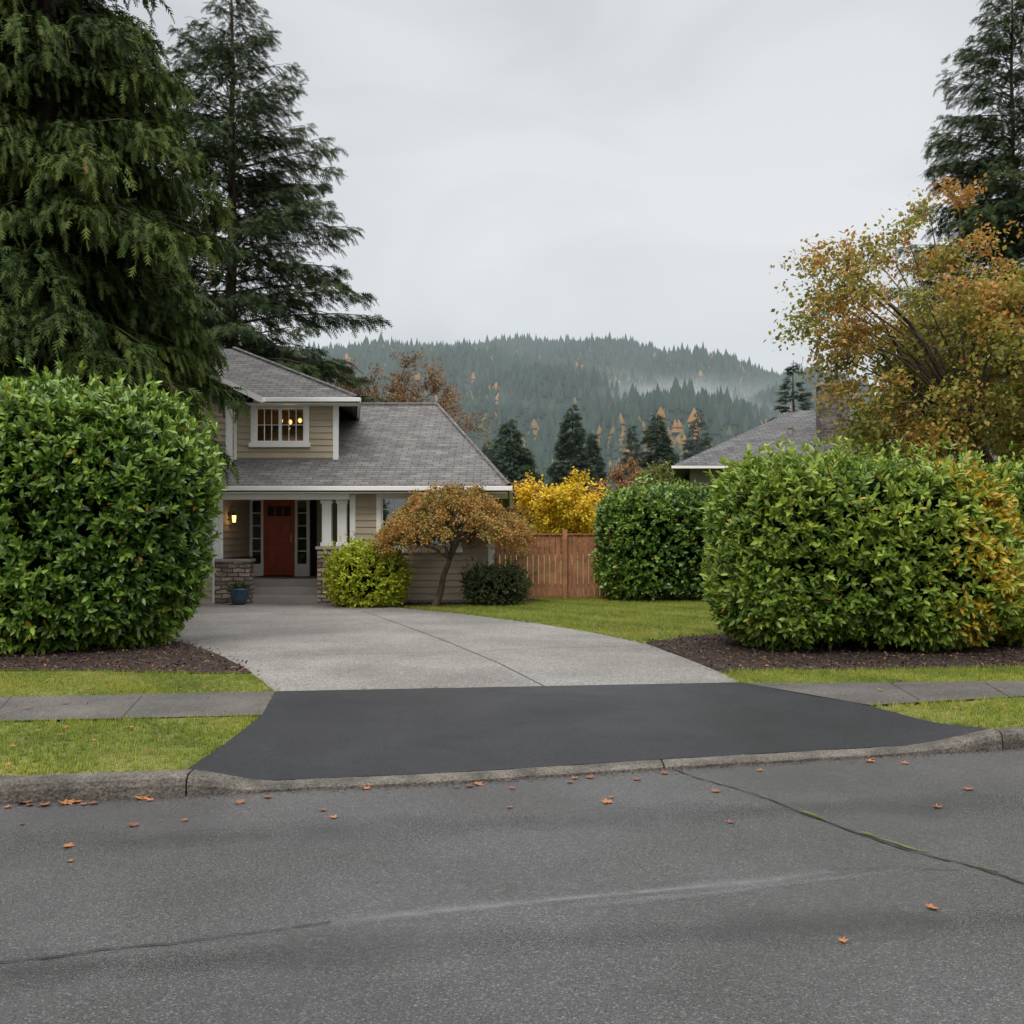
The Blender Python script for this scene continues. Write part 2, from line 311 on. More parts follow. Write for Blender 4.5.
def conifer(name, label, loc, H, prof, nb, ns, slen, m, droop=0.25, hang=0.2, up=0.15, tr=0.3, group=None, tm=None, lat=0.3, tubes=True, cat='tree', gap=0.25, jit=0.35, strand=1, tip=0.0, t0=.25, fall=.75, sp=.62):
    root = thing(name, label, cat, loc, group); loc = np.array(loc, float)
    pz = [q[0] for q in prof]; pr = [q[1] for q in prof]
    zb = pz[0] + (pz[-1] - pz[0]) * rng.random(nb) ** 1.15; L = np.interp(zb, pz, pr) * (1 - gap + (gap + 0.12) * rng.random(nb)) + 0.05
    az = rng.random(nb) * 2 * math.pi; tz = (zb - pz[0]) / (pz[-1] - pz[0])
    upb = up + 0.55 * tz ** 2 + rng.normal(0, 0.06, nb); dr = droop * (1 - 0.7 * tz)
    D = np.stack([np.cos(az), np.sin(az), np.zeros(nb)], 1); S = np.stack([-np.sin(az), np.cos(az), np.zeros(nb)], 1)
    w = (L + 0.25) ** 1.6; idx = rng.choice(nb, ns, p=w / w.sum())
    s = rng.random(ns) ** sp; s = 0.08 + 0.92 * s; l = L[idx]
    la = rng.uniform(-1, 1, ns) * lat * l * (1.08 - s) ** 0.7
    z = zb[idx] + l * (upb[idx] * s - dr[idx] * s ** 2 * 1.6) - np.abs(la) * 0.25 - rng.random(ns) * hang * jit
    O = loc + D[idx] * (s * l)[:, None] + S[idx] * la[:, None]; O[:, 2] = loc[2] + z
    sg = np.sign(la)
    B = nrm(D[idx] * 0.8 + S[idx] * (sg * rng.uniform(0.1, 0.9, ns))[:, None] + np.array([0, 0, 1]) * (-hang * 2.0 * rng.random(ns) + 0.08)[:, None])
    sz = slen * rng.uniform(0.6, 1.25, ns) * np.interp(l, [0, pr[0] if pr[0] > 1 else 1, 9], [0.6, 1, 1.1])
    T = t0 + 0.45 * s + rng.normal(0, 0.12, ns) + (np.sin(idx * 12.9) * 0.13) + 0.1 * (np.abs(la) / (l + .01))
    if strand > 1:
        n0 = rng.integers(1, strand + 1, ns); Os = []; Bs = []; Ss = []; Ts = []
        cur = O.copy(); dcur = B.copy()
        for j in range(strand):
            k = n0 > j; Os.append(cur[k]); Bs.append(dcur[k]); Ss.append(sz[k] * (1 - .08 * j)); Ts.append(T[k] + tip * j)
            cur = cur + dcur * (sz * .7)[:, None]; dcur = nrm(dcur * .55 + np.array([0, 0, -fall]) + rng.normal(0, .16, (ns, 3)))
        O = np.concatenate(Os); B = np.concatenate(Bs); sz = np.concatenate(Ss); T = np.concatenate(Ts)
    A = nrm(np.cross(B, np.array([0, 0, 1]) + rng.normal(0, 0.5, B.shape))); C = np.cross(A, B)
    tm = tm or (FEA, FEAF)
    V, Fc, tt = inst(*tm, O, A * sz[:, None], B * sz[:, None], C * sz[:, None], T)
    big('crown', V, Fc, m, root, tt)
    mb = MB(); zz = np.linspace(0, H, 12)
    mb.tube([(loc[0] + 0.05 * math.sin(q), loc[1], loc[2] + q - (0.1 if q == 0 else 0)) for q in zz], [tr * (1 - q / H) ** 0.9 + 0.015 for q in zz], 9)
    if tubes:
        for i in range(nb):
            ps = [];
            for q in (0, .35, .7, .95):
                p = loc + D[i] * (q * L[i]); p[2] = loc[2] + zb[i] + L[i] * (upb[i] * q - dr[i] * q * q * 1.6); ps.append(p)
            r = 0.010 * L[i] + 0.006; mb.tube(ps, [r, r * .7, r * .4, r * .15], 3)
    mb.build('trunk', M['bark'], root); return root

def broadleaf(name, label, cat, base, fork, clumps, ntw, tl, nleaf, leaf, m, tr=0.1, droop=0.2, group=None, upb=0.0, tintf=None, lean=None, outb=0.8, nlimb=40, flat=0, limbr=1.0):
    root = thing(name, label, cat, base, group); base = np.array(base, float); top = base + np.array([0, 0, fork])
    if lean is not None: top = top + np.array(lean)
    cl = np.array(clumps, float); nc = len(cl); ctr = cl.mean(0)
    mb = MB(); mb.tube([base - [0, 0, .05], base + (top - base) * .3 + [.03 * fork, 0, 0], base + (top - base) * .65 - [.02 * fork, 0, 0], top], [tr * 1.25, tr, tr * .85, tr * .7], 9)
    na = 7; arms = cl[rng.choice(nc, na, replace=nc < na)]; mids = top + (arms - top) * 0.5 + rng.normal(0, 0.08, (na, 3)) * fork * .3
    for q in mids: mb.tube([top, top + (q - top) * .5 + [0, 0, .08 * np.linalg.norm(q - top)], q], [tr * .6, tr * .45, tr * .33 * limbr], 6)
    for c in cl[:nlimb * 3]:
        j = np.argmin(((mids - c) ** 2).sum(1) + 0.0); q = mids[j]; l = np.linalg.norm(c - q)
        mb.tube([q, q + (c - q) * .5 + [0, 0, .12 * l], c], [tr * .22 * limbr, tr * .14 * limbr, tr * .06 * limbr], 4)
    nt_ = nc * ntw; ci = np.repeat(np.arange(nc), ntw)
    out = nrm(cl[ci] - ctr); d = nrm(out * outb + rng.normal(0, 0.6, (nt_, 3)) * np.array([1, 1, 1 - flat]) + np.array([0, 0, upb])); tls = tl * rng.uniform(.5, 1.2, nt_)
    for i in range(0, nt_, max(1, nt_ // 500)):
        p0 = cl[ci[i]]; mb.tube([p0, p0 + d[i] * tls[i] * .5 - [0, 0, droop * tls[i] * .25], p0 + d[i] * tls[i] - [0, 0, droop * tls[i]]], [tr * .05 * limbr, tr * .035 * limbr, tr * .015], 3)
    mb.build('trunk', M['bark'], root)
    ti = rng.integers(0, nt_, nleaf); s = rng.random(nleaf) ** .8
    O = cl[ci[ti]] + d[ti] * (s * tls[ti])[:, None]; O[:, 2] -= droop * tls[ti] * s ** 2; O += rng.normal(0, tl * .07 + leaf * .3, (nleaf, 3))
    B = nrm(d[ti] * .5 + rng.normal(0, .6, (nleaf, 3)) + np.array([0, 0, -.45])); A = nrm(np.cross(B, rng.normal(0, .6, (nleaf, 3)) + np.array([0, -.2, 1.]))); C = np.cross(A, B)
    sz = (leaf * rng.uniform(.6, 1.25, nleaf))[:, None]
    T = .45 + .22 * np.sin(ci[ti] * 7.3) + rng.normal(0, .16, nleaf)
    if tintf is not None: T += tintf(O)
    V, Fc, tt = inst(DIA, DIAF, O, A * sz * 1.25, B * sz, C * sz, T)
    big('crown', V, Fc, m, root, tt); return root
def ellclumps(n, c, r, shell=0.5, bottom=-1):
    q = nrm(rng.normal(size=(n * 3, 3))); q = q[q[:, 2] > bottom][:n]; s = rng.uniform(shell, 1, (len(q), 1))
    return np.array(c) + q * s * np.array(r)

# ------------------------------------------------------------------ street layout
KX = np.array([-40, -12, -6, -3.11, -2.04, -0.41, 1.11, 3.6, 8, 20, 45.]); KY = np.array([1.2, 4.9, 5.68, 6.08, 6.25, 6.56, 6.98, 7.60, 8.75, 12.0, 18.8])
def kerbY(x): return np.interp(x, KX, KY)
def kh(x): return np.interp(x, [-2.05, -1.6, 3.05, 3.75], [.125, .03, .03, .125])
def inside(poly, x, y):
    x = np.asarray(x, float); y = np.asarray(y, float); r = np.zeros(x.shape, bool); n = len(poly); j = n - 1
    for i in range(n):
        xi, yi = poly[i]; xj, yj = poly[j]
        c = ((yi > y) != (yj > y)) & (x < (xj - xi) * (y - yi) / (yj - yi + 1e-12) + xi); r ^= c; j = i
    return r
AL = [(-2.08, 6.42), (-2.07, 7.05), P(243, 731), P(262, 716), P(275, 692)]
AR = [(3.72, 7.82), P(930, 722), P(870, 706), P(805, 692), P(740, 683)]
def kinterp(pts, v):
    t = np.linspace(0, 1, len(pts)); return np.interp(v, t, [p[0] for p in pts]), np.interp(v, t, [p[1] for p in pts])
drive = [P(275, 692.4), P(262, 681), P(245, 669), P(222, 657), P(205, 650), P(185, 644), P(150, 637), (-8.2, 17.0), (-11.6, 19), (-11.7, 23.1), (-6.85, 23.1), (-6.8, 23.3), (-3.5, 23.3), (-3.4, 22.7),
         P(400, 608), P(470, 615), P(540, 624), P(600, 634), P(650, 645), P(690, 660), P(722, 673), P(740, 683.3)]
apr = AL + AR[::-1] + [(x, float(kerbY(x)) + .02) for x in np.linspace(3.72, -2.08, 30)]
aprc = [(AL[0][0] + .04, AL[0][1])] + [(p[0] + .04, p[1]) for p in AL[1:]] + [(p[0] - .05, p[1] - .02) for p in AR[::-1]] + [(x, float(kerbY(x)) - .05) for x in np.linspace(3.70, -2.04, 30)]
walkL = [(-30, 3.6), (-12, 6.95), P(0, 722), P(262, 716), P(275, 692), P(0, 698), (-12, 8.25), (-30, 4.9)]
walkR = [P(870, 706), P(1024, 697), (12, 11.4), (30, 15.8), (30, 17.2), (12, 12.6), P(1024, 682), P(770, 684), P(742, 683.5)]
bedR = [P(645, 643), P(690, 637), P(740, 633), (6, 16.2), (12, 16.5), (12, 12.2), P(1024, 667), P(850, 671), P(745, 671), P(722, 673), P(690, 660)]
bedL = [P(253, 674), P(245, 669), P(222, 657), P(205, 650), P(185, 644), P(150, 637), (-8.2, 16.9), (-12, 17), (-12, 10.6), P(0, 671), P(120, 672), P(200, 674)]
bedH = [(-3.38, 22.7), P(395, 607.5), P(450, 606), P(500, 604), P(545, 601), (0.5, 25), (-.4, 25), (-3.6, 23.4), (-3.6, 23.2)]
struct(MB().poly([(-4000, -600, -.08), (4000, -600, -.08), (4000, 5000, -.08), (-4000, 5000, -.08)], [(0, 1, 2, 3)]).build('ground', M['ground']))
mb = MB(); xs = np.linspace(-40, 45, 120); pts = []; fs = []
for i, x in enumerate(xs): pts += [(x, kerbY(x) + .06, 0), (x, kerbY(x) - 9.5, 0)]
for i in range(len(xs) - 1): fs.append((2 * i, 2 * i + 1, 2 * i + 3, 2 * i + 2))
road = struct(mb.poly(pts, fs).build('road', M['asphalt']))
xs = np.concatenate([np.arange(-40, -9, 1.5), np.arange(-9, 9, .1), np.arange(9, 45.1, 1.5)]); ts = np.concatenate([np.arange(0, 6, .1), np.arange(6, 30, 1.), [40, 60, 90, 140]])
X, T_ = np.meshgrid(xs, ts, indexing='ij'); Y = kerbY(X) + .14 + T_; Y = np.where(T_ > 30, T_ + 6, Y)
Z = .12 + .008 * np.sin(X * 3.1 + Y * 2.3) * np.sin(Y * 1.7 - X)
Z[inside(aprc, X, Y)] = -.05
for pl in (drive, walkL, walkR): Z[inside(pl, X, Y) & (Z > 0)] = .105
nx, ny = X.shape; I = np.arange(nx * ny).reshape(nx, ny)
Fq = np.stack([I[:-1, :-1], I[1:, :-1], I[1:, 1:], I[:-1, 1:]], -1).reshape(-1, 4)
struct(big('lawn', np.stack([X, Y, Z], -1).reshape(-1, 3), Fq, M['lawn']))
def sheet(name, poly, z, m): return struct(MB().poly([(p[0], p[1], z) for p in poly], [tuple(range(len(poly)))]).build(name, m))
dw = sheet('driveway', drive, .128, M['aggregate']); w1 = sheet('sidewalk', walkL, .134, M['sidewalk']); w2 = sheet('sidewalk', walkR, .134, M['sidewalk'])
sheet('mulch_bed', bedR, .137, M['mulch']); sheet('mulch_bed', bedL, .137, M['mulch']); sheet('mulch_bed', bedH, .139, M['mulch'])
nu, nv = 40, 14; V = []
for j in range(nv + 1):
    v = j / nv; lx, ly = kinterp(AL, v); rx, ry = kinterp(AR, v)
    for i in range(nu + 1):
        u = i / nu; x = lx + (rx - lx) * u; y = ly + (ry - ly) * u
        if v < 1: y += (kerbY(x) + .165 - (6.42 + (7.82 - 6.42) * u)) * (1 - v)
        e = max(0, 1 - u / .06, 1 - (1 - u) / .07); z = .034 + .096 * v + (.13 - (.034 + .096 * v)) * e
        V.append((x, y, z + .003))
fs = [(j * (nu + 1) + i, j * (nu + 1) + i + 1, (j + 1) * (nu + 1) + i + 1, (j + 1) * (nu + 1) + i) for j in range(nv) for i in range(nu)]
struct(MB().poly(V, fs).build('driveway_apron', M['newasphalt'], smooth=True))
mb = MB(); cuts = [-40] + list(np.arange(-38.04, -2.1, 3.0)) + [-2.04, 1.06, 3.75] + list(np.arange(6.75, 44, 3))
for a, b in zip(cuts[:-1], cuts[1:]):
    n = max(2, int((b - a) / .12)); q = np.linspace(a + .006, b - .006, n + 1); pts = []
    for x in q:
        h = kh(x); y = kerbY(x); wv = .006 * math.sin(x * 9) + .004 * math.sin(x * 23) + random.uniform(-.004, .004)
        for (o, z) in ((0, -.03), (.004, h * .55), (.02, h * .86), (.05, h + .003), (.15, h + .008), (.17, h - .004), (.172, -.05)): pts.append((x, y + o + wv, z))
    fs = [(i * 7 + k, (i + 1) * 7 + k, (i + 1) * 7 + k + 1, i * 7 + k + 1) for i in range(n) for k in range(6)] + [tuple(range(7)), tuple(n * 7 + k for k in range(7))[::-1]]
    mb.poly(pts, fs)
struct(mb.build('kerb', M['kerb']))
def path(pts, jit, step):
    pts = np.array(pts, float); d = np.r_[0, np.cumsum(np.linalg.norm(np.diff(pts, axis=0), axis=1))]; n = max(3, int(d[-1] / step)); s = np.linspace(0, d[-1], n)
    x = np.interp(s, d, pts[:, 0]); y = np.interp(s, d, pts[:, 1]); jj = np.cumsum(rng.normal(0, jit * .5, n)); jj -= np.linspace(jj[0], jj[-1], n); y = y + jj + rng.normal(0, jit * .3, n)
    tx = np.gradient(x); ty = np.gradient(y); l = np.hypot(tx, ty); return x, y, -ty / l, tx / l, n
def ribbon(name, pts, w, z, m, parent=None, jit=.01, step=.06, gaps=0):
    x, y, nx_, ny_, n = path(pts, jit, step); ww = w * (rng.uniform(.3, 1.3, n) if jit > 0 else np.ones(n)) / 2; P_ = []
    for i in range(n): P_ += [(x[i] + nx_[i] * ww[i], y[i] + ny_[i] * ww[i], z), (x[i] - nx_[i] * ww[i], y[i] - ny_[i] * ww[i], z)]
    return MB().poly(P_, [(2 * i, 2 * i + 1, 2 * i + 3, 2 * i + 2) for i in range(n - 1) if not (gaps and math.sin(i * .7) + math.sin(i * .31) > 1.2 - gaps)]).build(name, m, parent)
def soft(name, pts, w, z, m, parent, prof=(0, .35, 1, .35, 0)):
    x, y, nx_, ny_, n = path(pts, .004, .1); k = len(prof); V = []; T = []
    for i in range(n):
        e = min(1, i / (n * .15), (n - 1 - i) / (n * .15)); ww = w * (1 + .3 * math.sin(i * .37) + .15 * math.sin(i * 1.1))
        for j in range(k): o = (j / (k - 1) - .5) * ww; V.append((x[i] + nx_[i] * o, y[i] + ny_[i] * o, z)); T.append(prof[j] * e)
    Fc = np.array([(i * k + j, i * k + j + 1, (i + 1) * k + j + 1, (i + 1) * k + j) for i in range(n - 1) for j in range(k - 1)])
    return big(name, np.array(V), Fc, m, parent, np.array(T))
R0 = lambda *a: [P(x, y, 0) for x, y in a]
ribbon('mossy_crack', R0((668, 768), (700, 779), (760, 797), (830, 822), (900, 845), (960, 860), (1024, 880), (1200, 925)), .015, .006, M['tar'], road, .03)
ribbon('moss', R0((760, 797), (830, 822), (900, 845), (960, 860), (1010, 876)), .022, .010, M['moss'], road, .03, gaps=.9)
soft('wear_mark', R0((300, 926), (420, 914), (520, 904), (640, 893), (760, 882), (850, 870)), .13, .004, M['wear'], road)
soft('wear_mark', R0((560, 908), (700, 896), (900, 872)), .10, .0055, M['wear'], road, (0, .2, .5, .2, 0))
soft('damp_stain', R0((-60, 850), (200, 838), (480, 825), (760, 812), (1080, 800)), .5, .0045, M['stain'], road, (0, .3, .5, .3, 0))
soft('damp_stain', R0((-200, 985), (150, 965), (520, 940), (1100, 915)), .35, .0048, M['stain'], road, (0, .3, .5, .3, 0))
ribbon('crack', R0((-150, 972), (0, 960), (100, 950), (200, 939), (330, 923)), .011, .0065, M['tar'], road, .012)
ribbon('crack', R0((830, 871), (900, 866), (960, 870)), .005, .0065, M['tar'], road, .02)
J = lambda *a: [P(x, y) for x, y in a]
for q in (J((362, 611), (410, 628), (450, 643), (500, 664), (545, 687)), J((222, 657), (330, 655), (450, 652), (560, 648), (655, 646)), J((190, 641), (290, 628), (400, 622), (530, 623))):
    ribbon('expansion_joint', q, .014, .132, M['joint'], dw, 0)
for px in (0, 130): ribbon('expansion_joint', [P(px - 12, 722.5), P(px + 12, 697)], .01, .138, M['joint'], w1, 0)
for px in (905, 1000): ribbon('expansion_joint', [P(px + 15, 701), P(px - 15, 683.5)], .01, .138, M['joint'], w2, 0)

# grass blades
bt = []; bf = []
for i in range(6):
    a = i * 1.05 + .3; r = .25 + .12 * (i % 3); dx, dy = math.cos(a), math.sin(a); b = len(bt)
    bt += [(dx * .1 - dy * .07, dy * .1 + dx * .07, 0), (dx * .1 + dy * .07, dy * .1 - dx * .07, 0), (dx * (.2 + r), dy * (.2 + r), .65 + .35 * (i % 2))]; bf.append((b, b + 1, b + 2))
bt = np.array(bt); bf = np.array(bf)
def grass(x0, x1, y0, y1, n, h):
    x = rng.uniform(x0, x1, n); y = rng.uniform(y0, y1, n)
    k = (y > kerbY(x) + .17) & (np.abs(x / y) < .6)
    jx = x + rng.normal(0, .04, n); jy = y + rng.normal(0, .04, n)
    for pl in (drive, walkL, walkR, bedR, bedL, bedH): k &= ~inside(pl, jx, jy)
    k &= ~inside(apr, x, y)
    k &= ~((y > 23.3) & (x < -.3))
    x = x[k]; y = y[k]; n = len(x); a = rng.random(n) * 6.28; s = h * rng.uniform(.6, 1.4, n)
    A = np.stack([np.cos(a), np.sin(a), 0 * a], 1) * s[:, None]; B = np.stack([-np.sin(a), np.cos(a), 0 * a], 1) * s[:, None]; C = np.stack([0 * a, 0 * a, s], 1)
    T = .42 + .2 * np.sin(x * 1.9 + 1) * np.sin(y * 2.3) + .12 * np.sin(x * 5.1 + y * 4) + rng.normal(0, .22, n)
    return inst(bt, bf, np.stack([x, y, np.full(n, .115)], 1), A, B, C, T)
gs = [grass(-6, 8, 6, 11.5, 70000, .042), grass(-4, 8, 11, 26, 60000, .055)]
off = 0; Vs = []; Fs = []; Ts = []
for V, Fc, tt in gs: Vs.append(V); Fs.append(Fc + off); Ts.append(tt); off += len(V)
g = big('grass', np.concatenate(Vs), np.concatenate(Fs), M['grass'], None, np.concatenate(Ts)); tag(g, 'short damp green grass of the verges and front lawn', 'grass', kind='stuff')
def chips(name, x, y, z0, z1, s0, s1, lab, cat, tlo=0, thi=1):
    n = len(x); B = nrm(rng.normal(size=(n, 3)) * [1, 1, .35]); A = nrm(np.cross(B, rng.normal(size=(n, 3)) * .4 + [0, 0, 1])); C = np.cross(A, B); s = rng.uniform(s0, s1, n)[:, None]
    V, Fc, tt = inst(DIA, DIAF, np.stack([x, y, rng.uniform(z0, z1, n)], 1), A * s, B * s, C * s, rng.uniform(tlo, thi, n)); tag(big(name, V, Fc, M['chips'], None, tt), lab, cat, kind='stuff')
x = np.r_[rng.uniform(1, 9, 16000), rng.uniform(-9, -2, 14000), rng.uniform(-3.7, .7, 3000)]; y = np.r_[rng.uniform(10, 16, 16000), rng.uniform(10, 16, 14000), rng.uniform(22, 24, 3000)]
k = inside(bedR, x, y) | inside(bedL, x, y) | inside(bedH, x, y)
k |= (inside(bedR, x + rng.normal(0, .12, len(x)), y + rng.normal(0, .12, len(x))) | inside(bedL, x + rng.normal(0, .12, len(x)), y + rng.normal(0, .12, len(x)))) & (rng.random(len(x)) < .4)
chips('bark_mulch', x[k], y[k], .138, .16, .02, .06, 'dark brown bark mulch under the hedges and shrubs', 'mulch')
x = rng.uniform(-5, 6, 2600); y = kerbY(x) - np.abs(rng.normal(0, .05, 2600)) - .005
chips('gutter_debris', x, y, .003, .012, .006, .02, 'fine dark grit and leaf crumbs lying along the foot of the kerb', 'debris')
x = np.r_[rng.uniform(-6, -1.9, 500), rng.uniform(2, 7, 350)]; y = np.r_[rng.uniform(8.0, 11.2, 500), rng.uniform(9, 11.8, 350)]
k = ~inside(apr, x, y) & ~inside(drive, x, y)
chips('leaf_crumbs', x[k], y[k], .142, .155, .012, .032, 'tiny orange and brown leaf crumbs scattered on the sidewalk and the grass beside it', 'leaf litter', .8, 1)

# ------------------------------------------------------------------ hedges and shrubs
hedge('laurel_hedge', 'tall dark green laurel hedge left of the driveway', 'hedge', (-7.1, 13.95, .13), (2.7, 1.5, 1.70), 3.4, 11500, 7, .13, M['laurel'], lump=.3, seed=1.3, yel=.007, depth=.28, loose=.08)
def yy(O): return np.clip(1.0 - np.abs(O[:, 0] - 6.1) * 1.2, 0, 1) * np.clip(1.3 - np.abs(O[:, 2] - 1.4) * .6, 0, 1) * (np.sin(O[:, 2] * 7 + O[:, 0] * 5) > -.6) * (O[:, 1] < 14) * .8
hedge('laurel_hedge', 'rounded bright green laurel hedge with yellowing leaves at its right end, beside the driveway', 'hedge', (4.68, 13.85, .13), (1.90, 1.3, 1.23), 3.6, 8800, 7, .115, M['laurel2'], lump=.24, seed=2.2, tintf=yy, depth=.26, loose=.08)
hedge('laurel_hedge', 'green laurel hedge at the right edge, behind the hedge with yellowing leaves', 'hedge', (8.55, 14.5, .13), (2.35, 1.3, 1.24), 3.5, 5500, 7, .115, M['laurel2'], lump=.2, seed=3.7, tintf=lambda O: (O[:, 0] < 6.9) * .2, depth=.26, loose=.08)
hedge('laurel_hedge', 'clipped dark green hedge at the back of the lawn, right of the wooden fence', 'hedge', (3.95, 24.7, .12), (1.85, 1.2, 1.33), 3.6, 5500, 6, .12, M['laurel'], lump=.14, seed=4.1, tmpl='dia', stems=False)
hedge('shrub', 'round lime green shrub beside the porch steps', 'shrub', (-3.2, 22.3, .12), (.80, .75, .66), 2.5, 2300, 6, .085, M['limeleaf'], lump=.14, seed=5, tmpl='dia', depth=.22, stems=False)
hedge('shrub', 'low dark green rounded shrub to the right of the small umbrella maple', 'shrub', (-.38, 22.6, .12), (.72, .6, .42), 2.5, 1500, 6, .07, M['darkleaf'], lump=.1, seed=6, tmpl='dia', depth=.18, stems=False)

q = rng.uniform(-1, 1, (520, 2)); q = q[(q ** 2).sum(1) < 1][:320]; r2 = (q ** 2).sum(1)
cl = np.stack([-1.28 + q[:, 0] * 1.58, 22.1 + q[:, 1] * 1.35, 2.68 - .95 * r2 + rng.normal(0, .05, len(q)) - (rng.random(len(q)) < .4) * .25], 1)
broadleaf('umbrella_maple', 'small maple with a domed weeping bronze crown in front of the ground floor window', 'tree', (-1.72, 22.1, .13), 1.05, cl, 6, .27, 36000, .055, M['maple'], tr=.075, droop=.55, lean=(.35, 0, 0), outb=.6, flat=.5, tintf=lambda O: (2.2 - O[:, 2]) * .1)

# ------------------------------------------------------------------ tall trees
cz = lambda py, Y: CZ - (py - HOR) / F * Y
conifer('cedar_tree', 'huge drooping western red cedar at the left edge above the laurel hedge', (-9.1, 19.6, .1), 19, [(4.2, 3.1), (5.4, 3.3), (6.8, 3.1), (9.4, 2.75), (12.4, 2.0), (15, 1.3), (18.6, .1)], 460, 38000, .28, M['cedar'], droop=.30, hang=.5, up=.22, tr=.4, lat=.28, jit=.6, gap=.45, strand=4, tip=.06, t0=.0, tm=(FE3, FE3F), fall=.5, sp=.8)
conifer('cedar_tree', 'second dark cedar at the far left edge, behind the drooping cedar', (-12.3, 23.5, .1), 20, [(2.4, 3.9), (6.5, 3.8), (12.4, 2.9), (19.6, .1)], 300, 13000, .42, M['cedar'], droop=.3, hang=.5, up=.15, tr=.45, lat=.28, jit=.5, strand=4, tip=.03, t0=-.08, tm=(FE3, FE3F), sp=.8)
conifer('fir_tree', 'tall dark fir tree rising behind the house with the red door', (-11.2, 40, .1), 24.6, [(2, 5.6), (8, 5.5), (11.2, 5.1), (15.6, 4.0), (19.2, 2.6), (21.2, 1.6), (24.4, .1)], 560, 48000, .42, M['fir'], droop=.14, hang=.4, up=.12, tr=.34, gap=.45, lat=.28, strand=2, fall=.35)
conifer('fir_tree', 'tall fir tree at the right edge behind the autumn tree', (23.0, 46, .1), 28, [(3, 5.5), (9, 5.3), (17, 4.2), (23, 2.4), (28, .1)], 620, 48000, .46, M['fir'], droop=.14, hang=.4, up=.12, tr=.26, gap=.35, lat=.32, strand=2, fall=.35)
conifer('fir_tree', 'small pointed fir behind the neighbouring house and left of its chimney', (16.9, 60, .1), 12.3, [(1, 2.6), (6, 2.0), (12.2, .05)], 260, 8000, .65, M['firfar'], up=.1, tr=.2, gap=.25, tubes=False, tm=(FE2, FE2F), lat=.4)
for (px, top, Y, w, lab) in ((510, 418, 105, 30, 'broad dark fir just right of the house roof, in front of the misty hill'), (572, 404, 112, 20, 'tall slim fir in the valley directly above the yellow tree'),
                             (593, 432, 120, 12, 'small narrow fir touching the right side of the tall slim valley fir'), (657, 413, 108, 23, 'pointed fir in the valley above the clipped back hedge'), (698, 408, 170, 22, 'pale hazy fir between the valley firs and the neighbouring roof'),
                             (487, 440, 150, 16, 'small hazy fir peeking over the lower roof, left of the broad fir'), (632, 425, 160, 13, 'thin hazy fir between the two pointed valley firs')):
    x = (px - 512) / F * Y; z = cz(top, Y); r = w / F * Y
    conifer('fir_tree', lab, (x, Y, .0), z, [(1, r * 1.3), (z * .4, r * 1.1), (z * .6, r * .85), (z * .8, r * .45), (z, .03)], 420, 13000, 1.1, M['firfar'], up=.05, tr=.25, gap=.2, tubes=False, tm=(FE2, FE2F), lat=.5, hang=.35)
cl = ellclumps(260, (9.1, 17.6, 4.3), (3.7, 2.7, 2.5), .4, -.75)
pxc = 512 + cl[:, 0] / cl[:, 1] * F; pyc = HOR - (cl[:, 2] - CZ) / cl[:, 1] * F
cl = cl[(cl[:, 0] < 12.4) & ~((pxc < 870) & (pyc > 350))]
ar = []
for (px, py) in ((822, 262), (838, 258), (850, 268), (860, 278), (826, 300), (842, 312), (820, 316), (855, 300), (865, 330), (875, 345), (852, 362), (822, 330), (872, 295), (845, 335), (885, 300), (895, 262), (908, 240), (878, 262), (930, 215), (960, 205), (862, 385), (872, 405), (858, 350), (845, 290), (870, 425)):
    ar.append(W(px, py, 17.2 + random.uniform(-1, 1)))
cl = np.concatenate([np.array(ar), cl])
broadleaf('autumn_tree', 'wide tree with olive and orange autumn leaves behind the right hedges', 'tree', (8.8, 17.6, .1), 1.7, cl, 8, .8, 80000, .088, M['autumn'], tr=.2, droop=.45, upb=.15, tintf=lambda O: (O[:, 2] - 5.1) * .07 + .12 * np.sin(O[:, 0] * 2) * np.sin(O[:, 2] * 2.3), outb=.9, limbr=.65)
broadleaf('yellow_tree', 'small bright yellow autumn tree behind the wooden fence', 'tree', (1.75, 30, .1), 1.3, ellclumps(60, (1.55, 30, 2.4), (1.25, 1.0, 1.05), .3), 7, .55, 13000, .10, M['yellow'], tr=.07, droop=.1, upb=.35)
broadleaf('bronze_tree', 'bare branching bronze leaved tree behind the upper roof', 'tree', (-6.6, 46, .1), 4, ellclumps(70, (-5.6, 46, 7.4), (3.8, 2.5, 2.3), .4), 7, 1.2, 16000, .13, M['rust'], tr=.22, droop=.2, upb=.4)
for (px, top, Y, w, m, lab) in ((622, 450, 62, 20, 'rust', 'faded orange tree in the valley behind the yellow tree'), (657, 456, 56, 22, 'olive', 'olive green tree just above the back hedge'),
                                (600, 478, 48, 18, 'rust', 'low rusty shrub like tree between the yellow tree and the back hedge'), (520, 470, 52, 22, 'rust', 'brownish tree seen over the right end of the house roof'), (690, 470, 46, 18, 'olive', 'yellowish green tree at the left corner of the neighbouring roof')):
    x = (px - 512) / F * Y; z = cz(top, Y); r = w / F * Y * 1.1
    broadleaf('background_tree', lab, 'tree', (x, Y, .0), z * .35, ellclumps(36, (x, Y, z * .62), (r, r, z * .34), .3), 7, r * .45, 7000, .15, M[m], tr=.1, droop=.1, upb=.3)

